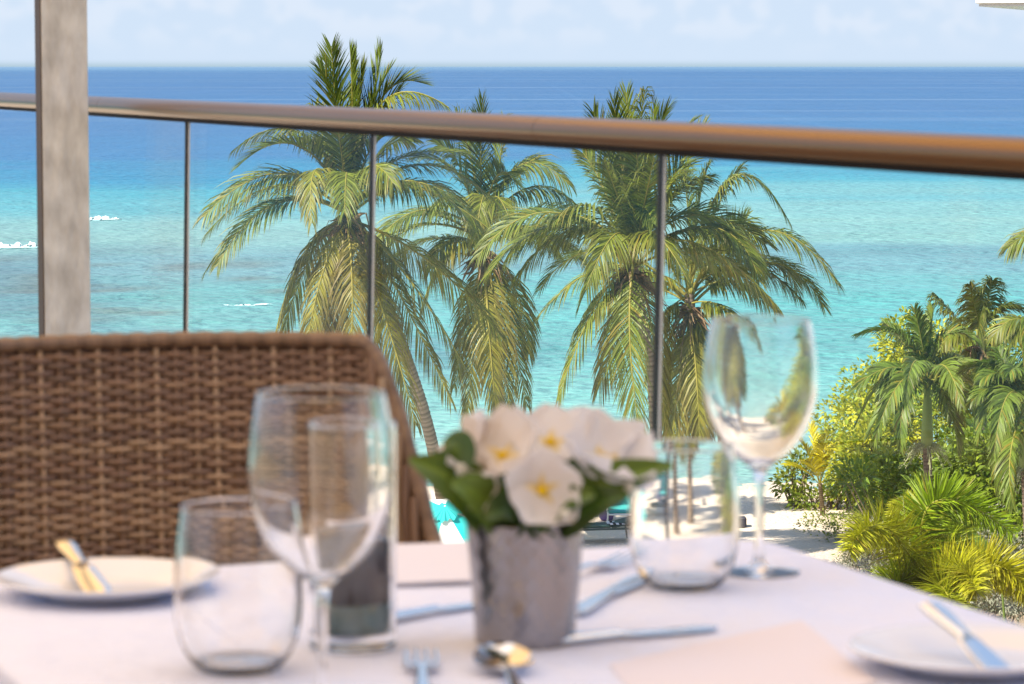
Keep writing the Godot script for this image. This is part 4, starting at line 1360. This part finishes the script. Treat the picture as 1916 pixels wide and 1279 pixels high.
	for q in [["small palm with a round dark green crown and a slim bare trunk among the bushes", Vector3(7.55, -4.58, -58.0), Vector3(7.66, GROUND - 0.2, -58.0), short_fronds, 111], ["small dark green palm cut off by the right edge, fronds hanging in curves", Vector3(8.70, -4.5, -54.0), Vector3(8.9, GROUND - 0.2, -54.0), corner_fronds, 112]]:
		rng.seed = q[4]
		var t := thing("small_palm", q[0], "palm tree", q[2], 0, "small palms in the beach garden")
		var top: Vector3 = q[1] - q[2]
		var neck := top + Vector3(0, -1.15, 0)
		part("trunk", trunk_mesh([Vector3.ZERO, neck * 0.5 + Vector3(0.03, 0, 0), neck], 0.10, 0.075, 0.07, Color(0.17, 0.13, 0.10), 1.4), t)
		var g := Geo.new()
		g.tube([neck + Vector3(0, -0.03, 0), neck + Vector3(0, 0.1, 0), neck.lerp(top, 0.6), top + Vector3(0, 0.12, 0)], [0.10, 0.115, 0.085, 0.045], 12, [Color(0.20, 0.24, 0.09), Color(0.24, 0.30, 0.10), Color(0.20, 0.28, 0.08), Color(0.14, 0.20, 0.05)])
		part("crownshaft", g.mesh(M.bark), t)
		g = Geo.new()
		for i in 60:
			var a := R(0, TAU)
			var l := R(0.25, 0.5)
			var d := Vector3(cos(a), R(-0.2, 0.7), sin(a)).normalized()
			var pts := []
			for k in 5:
				var u := k / 4.0
				pts.append(neck + Vector3(0, 0.02, 0) + d * l * u + Vector3(0, -0.45 * u * u, 0) * l * 2.0)
			g.tube(pts, [0.010, 0.007, 0.006, 0.005], 4, [Color(0.34, 0.36, 0.20)])
			for k in 7:
				var p: Vector3 = pts[2 + k % 3] + Vector3(R(-0.03, 0.03), R(-0.03, 0.03), R(-0.03, 0.03))
				g.lathe([Vector2(0, -0.014), Vector2(0.011, -0.005), Vector2(0.011, 0.005), Vector2(0, 0.014)], 5, Color(0.36, 0.38, 0.22).lerp(Color(0.20, 0.24, 0.09), R(0, 1)), 0.0, p)
		part("flower_stalks", g.mesh(M.bark), t).set_meta("kind", "stuff")
		var many: Array = q[3].duplicate()
		for k in 8:
			var az := R(0, TAU)
			var dir := Vector3(cos(az), 0, sin(az))
			var el := R(-0.1, 1.0)
			many.append([dir.x * 0.55, 0.35 + 0.4 * el, dir.z * 0.55, dir.x * 1.1, -0.5 + el, dir.z * 1.1, 0.08])
		for s in many:
			var m := frond(Vector3(s[0], s[1], s[2]), Vector3(s[3], s[4], s[5]), s[6], 0.50 * R(0.9, 1.1), 62, 0.042, 0.9, 0, 0.12, 0.55)
			part("frond", m, t, top + Vector3(R(-0.04, 0.04), R(-0.05, 0.1), R(-0.04, 0.04)))
	# foxtail palm close under the terrace
	rng.seed = 121
	var fx := thing("foxtail_palm", "bright yellow green palm with bushy plume fronds just beyond the table's right edge", "palm tree", Vector3(5.95, GROUND - 0.2, -45.2))
	var ft := Vector3(5.92, -6.37, -45.0) - fx.position
	part("trunk", trunk_mesh([Vector3.ZERO, ft * 0.5, ft + Vector3(0, 0.1, 0)], 0.11, 0.085, 0.08, Color(0.20, 0.17, 0.13), 1.4), fx)
	frond_green = Color(0.20, 0.30, 0.012)
	frond_lime = Color(0.44, 0.42, 0.016)
	for s in fox_fronds:
		part("frond", frond(Vector3(s[0], s[1], s[2]) * 1.12, Vector3(s[3], s[4], s[5]) * 1.12, s[6] * 0.75, 0.54, 290, 0.028, 0.12, 1, 0.04), fx, ft)
	var sg := Geo.new()
	sg.tube([ft + Vector3(-0.3, 0.8, 0.2), ft + Vector3(-0.38, 1.15, 0.2), ft + Vector3(-0.42, 1.5, 0.2)], [0.02, 0.014, 0.003], 6, [Color(0.36, 0.38, 0.16)])
	part("spear_leaf", sg.mesh(M.bark), fx)
	# small yellow palm on the sand
	rng.seed = 131
	frond_green = Color(0.48, 0.45, 0.018)
	frond_lime = Color(0.60, 0.52, 0.02)
	var yp := thing("yellow_palm", "small bright yellow young palm standing on the sand", "palm tree", Vector3(7.62, sand_height(7.62, -78.0) - 0.05, -78.0))
	part("trunk", trunk_mesh([Vector3.ZERO, Vector3(-0.03, 0.4, 0), Vector3(-0.08, 0.85, 0)], 0.06, 0.045, 0.05, Color(0.26, 0.20, 0.12), 1.2), yp)
	for s in [[-.30, .9, .1, -.55, 1.15, .2], [-.12, .9, -.1, -.22, 1.45, -.2], [.05, .9, .2, .12, 1.45, .4], [.2, .8, .1, .55, 1.25, .2], [.35, .6, .3, .85, .75, .5], [-.4, .5, .3, -.85, .55, .5], [-.2, .6, .6, -.4, .75, 1.0], [.2, .7, -.5, .4, .9, -.9]]:
		part("frond", frond(Vector3(s[0], s[1], s[2]), Vector3(s[3], s[4], s[5]), R(0.0, 0.3), 0.46, 46, 0.045, 0.35, 0, 0.22, 0.35), yp, Vector3(-0.08, 0.80, 0))
	frond_green = Color(0.068, 0.112, 0.014)
	frond_lime = Color(0.155, 0.190, 0.020)
	# broadleaf trees and bushes
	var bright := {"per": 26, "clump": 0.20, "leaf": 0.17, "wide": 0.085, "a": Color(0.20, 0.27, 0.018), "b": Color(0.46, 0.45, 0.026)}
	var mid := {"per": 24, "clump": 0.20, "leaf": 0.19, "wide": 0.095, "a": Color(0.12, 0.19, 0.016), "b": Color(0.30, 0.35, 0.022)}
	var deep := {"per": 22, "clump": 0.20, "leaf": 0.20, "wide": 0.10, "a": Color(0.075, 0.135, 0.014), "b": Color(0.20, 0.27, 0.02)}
	var silver := {"per": 30, "clump": 0.13, "leaf": 0.085, "wide": 0.036, "a": Color(0.15, 0.16, 0.11), "b": Color(0.33, 0.34, 0.27)}
	var loose := {"per": 16, "clump": 0.20, "leaf": 0.16, "wide": 0.08, "a": Color(0.10, 0.16, 0.016), "b": Color(0.26, 0.29, 0.022)}
	var long := {"per": 18, "clump": 0.16, "leaf": 0.30, "wide": 0.075, "a": Color(0.09, 0.17, 0.02), "b": Color(0.17, 0.24, 0.025)}
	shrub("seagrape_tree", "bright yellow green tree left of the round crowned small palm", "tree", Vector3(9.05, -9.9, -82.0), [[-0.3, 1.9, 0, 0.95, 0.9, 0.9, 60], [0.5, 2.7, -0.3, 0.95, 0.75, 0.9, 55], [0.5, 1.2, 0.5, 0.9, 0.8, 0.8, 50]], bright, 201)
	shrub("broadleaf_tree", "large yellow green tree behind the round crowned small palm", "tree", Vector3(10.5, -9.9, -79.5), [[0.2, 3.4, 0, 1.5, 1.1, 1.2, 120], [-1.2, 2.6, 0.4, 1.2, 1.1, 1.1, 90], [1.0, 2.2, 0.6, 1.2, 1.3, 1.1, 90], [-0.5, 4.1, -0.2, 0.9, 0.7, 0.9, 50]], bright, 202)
	shrub("broadleaf_tree", "mid green leafy tree at the right edge beneath the arching palm fronds", "tree", Vector3(12.0, -9.9, -77.0), [[0, 3.6, 0, 1.5, 1.2, 1.2, 120], [-0.8, 2.2, 0.5, 1.3, 1.3, 1.1, 90]], mid, 203)
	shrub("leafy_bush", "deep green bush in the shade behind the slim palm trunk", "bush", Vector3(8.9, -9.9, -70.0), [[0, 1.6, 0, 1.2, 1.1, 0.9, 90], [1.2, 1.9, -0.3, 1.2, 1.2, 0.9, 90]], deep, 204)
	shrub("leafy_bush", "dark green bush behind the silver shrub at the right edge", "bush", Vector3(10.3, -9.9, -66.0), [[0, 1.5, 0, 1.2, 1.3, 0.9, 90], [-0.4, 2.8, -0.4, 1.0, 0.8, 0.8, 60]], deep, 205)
	shrub("leafy_bush", "open dark leaved bush with slanting bare stems above the plume palm", "bush", Vector3(8.6, -9.9, -74.5), [[-0.3, 1.35, 0, 0.75, 0.65, 0.6, 46], [0.35, 1.6, 0.1, 0.6, 0.6, 0.6, 40], [0.1, 0.7, 0.4, 0.7, 0.4, 0.5, 26]], loose, 206)
	shrub("leafy_bush", "small loose green bush on the sand left of the yellow palm", "bush", Vector3(7.15, -9.85, -79.8), [[-0.1, 0.7, 0, 0.42, 0.45, 0.4, 26], [0.1, 1.1, 0, 0.35, 0.3, 0.3, 14]], loose, 207)
	shrub("leafy_bush", "low loose bush at the foot of the yellow palm", "bush", Vector3(7.85, -9.85, -79.3), [[-0.4, 0.25, 0, 0.5, 0.25, 0.4, 20], [0.25, 0.35, 0.1, 0.4, 0.3, 0.4, 18]], loose, 208)
	shrub("leafy_bush", "loose green bush on the sand right of the yellow palm", "bush", Vector3(8.5, -9.85, -79.0), [[-0.1, 0.8, 0, 0.5, 0.55, 0.45, 30], [0.2, 1.5, 0, 0.45, 0.4, 0.4, 22]], loose, 209)
	shrub("long_leaved_plant", "plant with rosettes of long light green leaves beside the slim palm trunk", "plant", Vector3(8.6, -9.9, -66.5), [[-0.15, 2.1, 0, 0.3, 0.3, 0.3, 9], [-1.4, 2.35, -0.5, 0.35, 0.3, 0.3, 9], [0.1, 1.6, 0.2, 0.35, 0.3, 0.3, 9]], long, 210)
	shrub("silver_shrub", "silver grey shrub left of the slim palm trunk", "shrub", Vector3(7.6, -9.9, -66.0), [[0, 1.1, 0, 0.7, 0.55, 0.6, 62], [-0.35, 0.6, 0.3, 0.6, 0.5, 0.6, 45]], silver, 211)
	shrub("silver_shrub", "broad silver grey shrub right of the slim palm trunk", "shrub", Vector3(9.2, -9.9, -64.0), [[0, 1.6, 0, 0.95, 0.65, 0.7, 90], [0.9, 1.3, 0.2, 0.8, 0.6, 0.6, 60], [-0.6, 1.1, 0.3, 0.6, 0.5, 0.5, 40]], silver, 212)
	shrub("silver_shrub", "silver grey shrub behind the bright plume palm at the right edge", "shrub", Vector3(8.4, -9.9, -56.0), [[-0.6, 1.9, 0, 0.6, 0.8, 0.6, 70], [0.35, 1.9, 0.2, 0.75, 0.7, 0.6, 70], [-0.2, 1.0, 0.5, 0.9, 0.7, 0.6, 60]], silver, 213)
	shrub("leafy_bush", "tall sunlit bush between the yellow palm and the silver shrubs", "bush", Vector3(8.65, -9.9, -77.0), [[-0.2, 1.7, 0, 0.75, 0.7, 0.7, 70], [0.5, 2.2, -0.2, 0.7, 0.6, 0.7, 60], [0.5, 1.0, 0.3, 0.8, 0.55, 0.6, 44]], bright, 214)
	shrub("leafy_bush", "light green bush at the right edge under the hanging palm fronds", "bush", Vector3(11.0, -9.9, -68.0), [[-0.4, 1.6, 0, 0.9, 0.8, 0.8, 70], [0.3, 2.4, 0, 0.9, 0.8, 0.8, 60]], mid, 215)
	shrub("leafy_bush", "green bush filling the gap left of the slim palm trunk", "bush", Vector3(8.75, -9.9, -71.5), [[0, 1.2, 0, 0.8, 0.7, 0.7, 60], [-0.5, 1.8, -0.2, 0.6, 0.5, 0.6, 40]], mid, 216)
	# low plants spreading over the sand
	rng.seed = 220
	var gc := thing("ground_cover", "low pale green creeper spreading over the sand by the table corner", "creeper", Vector3(7.9, GROUND, -74.0))
	var gm := Geo.new()
	for k in 14:
		var c := Vector3(R(-0.9, 0.9), 0.06, R(-3.0, 3.2))
		c.x += c.z * -0.12
		var part_mesh := leaf_cloud(9, Vector3(R(0.35, 0.6), 0.20, R(0.5, 0.9)), 15, 0.13, 0.09, 0.055, Color(0.12, 0.17, 0.03), Color(0.24, 0.27, 0.06), M.leaf, -0.1)
		var o := part("foliage", part_mesh, gc, c)
		o.set_meta("kind", "stuff")
	# one broad smooth leaf
	var bl := thing("broad_leaf_plant", "single broad smooth green leaf leaning behind the plume palm", "plant", Vector3(7.25, GROUND, -49.0))
	var lg := Geo.new()
	leaf_blade(lg, Vector3(0.28, 3.25, 0), Vector3(0.02, 3.52, 0.05), Vector3(-0.26, 3.88, 0.0), 0.15, Vector3(0.3, 0.5, 0.9), Color(0.06, 0.13, 0.012), Color(0.10, 0.18, 0.02), 0.15)
	part("blade", lg.mesh(M.petal_leaf), bl)
	lg = Geo.new()
	lg.tube([Vector3(0.5, -0.1, 0), Vector3(0.42, 1.8, 0), Vector3(0.28, 3.26, 0)], [0.03, 0.025, 0.015], 8, [Color(0.12, 0.17, 0.04)])
	part("stalk", lg.mesh(M.bark), bl)

func beach_things() -> void:
	make_umbrella("turquoise and white striped beach umbrella behind the tallest palm's trunk", Vector3(-1.28, -7.51, -62.0), 1.5, Vector3(30, 0, 10), 0.35)
	make_umbrella("tilted turquoise beach umbrella above the white sun lounger", Vector3(1.45, -7.75, -74.5), 1.15, Vector3(10, 0, -24), 0.0)
	make_lounger("white framed sun lounger with turquoise backrest beside the tilted umbrella", Vector3(2.60, sand_height(2.6, -76.6) - 0.01, -76.6), 180.0, Color(0.80, 0.80, 0.78), Color(0.06, 0.42, 0.40), 62.0)
	make_lounger("low dark green sun lounger on the sand nearest the table", Vector3(1.95, sand_height(1.95, -73.4) - 0.01, -73.4), 100.0, Color(0.05, 0.09, 0.08), Color(0.05, 0.11, 0.10), 14.0)
	var t := thing("beach_bag", "small purple beach bag on the sand by the white lounger", "bag", Vector3(2.28, sand_height(2.28, -76.9), -76.9))
	var g := Geo.new()
	g.lathe([Vector2(0, 0), Vector2(.12, 0), Vector2(.16, .05), Vector2(.17, .2), Vector2(.13, .3), Vector2(.12, .28), Vector2(0, .24)], 16, Color(0.22, 0.16, 0.42), 0.2)
	part("body", g.mesh(M.canvas), t)
	g = Geo.new()
	g.tube([Vector3(-.1, .28, 0), Vector3(-.07, .42, 0), Vector3(.07, .42, 0), Vector3(.1, .28, 0)], [.012], 6, [Color(0.25, 0.12, 0.06)])
	part("strap", g.mesh(M.canvas), t)
	t = thing("striped_towel", "black and white striped towel on the dark green lounger", "towel", Vector3(2.22, sand_height(2.2, -73.4) + 0.40, -73.35), 100.0)
	for k in 6:
		g = Geo.new()
		g.grid(8, 1, func(u, v): return Vector3(lerpf(-0.24, 0.24, u), 0.008 + 0.03 * sin(u * 7.0), lerpf(k * 0.07, k * 0.07 + 0.07, v)), func(_u, _v): return Color(0.8, 0.8, 0.8) if k % 2 == 0 else Color(0.02, 0.02, 0.03))
		part("stripe", g.mesh(M.canvas), t)
	t = thing("dark_bag", "dark bag standing on the sand behind the right tumbler", "bag", Vector3(5.47, sand_height(5.47, -75.8), -75.8))
	g = Geo.new()
	g.box(Vector3(-0.11, 0, -0.15), Vector3(0.11, 0.26, 0.15), Color(0.06, 0.06, 0.08), 0.03)
	part("body", g.mesh(M.canvas), t)

func table_things() -> void:
	var o: Node3D
	o = part("wine_glass", glass_mesh("wine"), self, Vector3(-0.129, TOP, -2.155))
	tag(o, "near wine glass with its foot below the picture, left of the flower bucket", "wine glass", "wine glasses")
	var d := o.duplicate()
	d.name = numbered("wine_glass")
	add_child(d)
	d.position = Vector3(0.216, TOP, -2.778)
	tag(d, "far wine glass standing whole near the table's far right corner", "wine glass", "wine glasses")
	o = part("stemless_glass", glass_mesh("tumbler"), self, Vector3(-0.2005, TOP, -2.324))
	tag(o, "stemless tumbler at left in front of the bread plate", "tumbler", "stemless tumblers")
	d = o.duplicate()
	d.name = numbered("stemless_glass")
	add_child(d)
	d.position = Vector3(0.146, TOP, -2.698)
	tag(d, "stemless tumbler at right between flower bucket and far wine glass", "tumbler", "stemless tumblers")
	var t := thing("tall_glass", "tall straight glass behind the near wine glass with a grey candle inside", "glass", Vector3(-0.1215, TOP, -2.417))
	part("glass", glass_mesh("tall"), t)
	var cd := thing("candle", "grey and teal candle inside the tall straight glass", "candle", Vector3(-0.1215, TOP + 0.0129, -2.417))
	var g := Geo.new()
	g.lathe([Vector2(0, 0), Vector2(.024, 0), Vector2(.0285, .003), Vector2(.0290, .008), Vector2(.0290, .024), Vector2(0, .024)], 40, Color(0.15, 0.25, 0.27))
	part("base", g.mesh(M.paint), cd)
	g = Geo.new()
	g.lathe([Vector2(0, .0242), Vector2(.0288, .0242), Vector2(.0288, .070), Vector2(.0275, .072), Vector2(0, .0715)], 40, Color(0.045, 0.042, 0.055))
	part("wax", g.mesh(M.paint), cd)
	make_bucket(Vector3(0.010, TOP, -2.443))
	make_plate("white side plate at left in front of the wicker chair", Vector3(-0.341, TOP, -2.664))
	make_plate("white side plate cut off at the bottom right", Vector3(0.341, TOP, -2.335))
	var y := TOP + 0.0005
	o = make_knife("butter knife lying across the left side plate", "butter knives", 0.82)
	lay(o, Vector3(-0.392, TOP + 0.0205, -2.790), Vector3(-0.339, TOP + 0.004, -2.622))
	o = make_knife("butter knife leaning on the right side plate", "butter knives", 0.55)
	lay(o, Vector3(0.312, TOP + 0.036, -2.385), Vector3(0.352, TOP + 0.004, -2.300))
	o = make_fork("dark toned fork between the bucket and the right tumbler, tines pointing away", "forks")
	lay(o, Vector3(0.005, y, -2.665), Vector3(0.103, y, -2.832))
	o = make_fork("fork at the bottom middle edge, tines pointing to the tall glass", "forks")
	lay(o, Vector3(-0.061, y, -2.170), Vector3(-0.068, y, -2.370))
	o = make_knife("table knife right of the bucket pointing at the right tumbler", "table knives")
	lay(o, Vector3(0.050, y, -2.548), Vector3(0.117, y, -2.762))
	o = make_knife("table knife lying left to right in front of the bucket", "table knives", 0.78)
	lay(o, Vector3(0.014, y, -2.416), Vector3(0.159, y, -2.494))
	o = make_knife("table knife lying between the tall glass and the bucket", "table knives")
	lay(o, Vector3(-0.130, y, -2.492), Vector3(0.000, y, -2.630))
	o = make_spoon("table spoon at the bottom edge in front of the bucket")
	lay(o, Vector3(0.010, y, -2.160), Vector3(-0.012, y, -2.372))
	napkin("pale pink napkin folded flat in front of the right plate", [Vector3(0.159, 0, -0.187), Vector3(0, 0, 0), Vector3(0.031, 0, 0.257), Vector3(0.190, 0, 0.070)], [0.0, 0.0, 0.0, 0.0], 2, Vector3(0.072, TOP, -2.345), Color(0.78, 0.74, 0.80))
	napkin("thick folded napkin behind the left of the bucket by the table's far edge", [Vector3(-0.085, 0, -0.055), Vector3(0.065, 0, -0.085), Vector3(0.095, 0, 0.065), Vector3(-0.055, 0, 0.095)], [0.018, 0.013, 0.003, 0.004], 3, Vector3(-0.092, TOP, -2.785), Color(0.76, 0.75, 0.84))
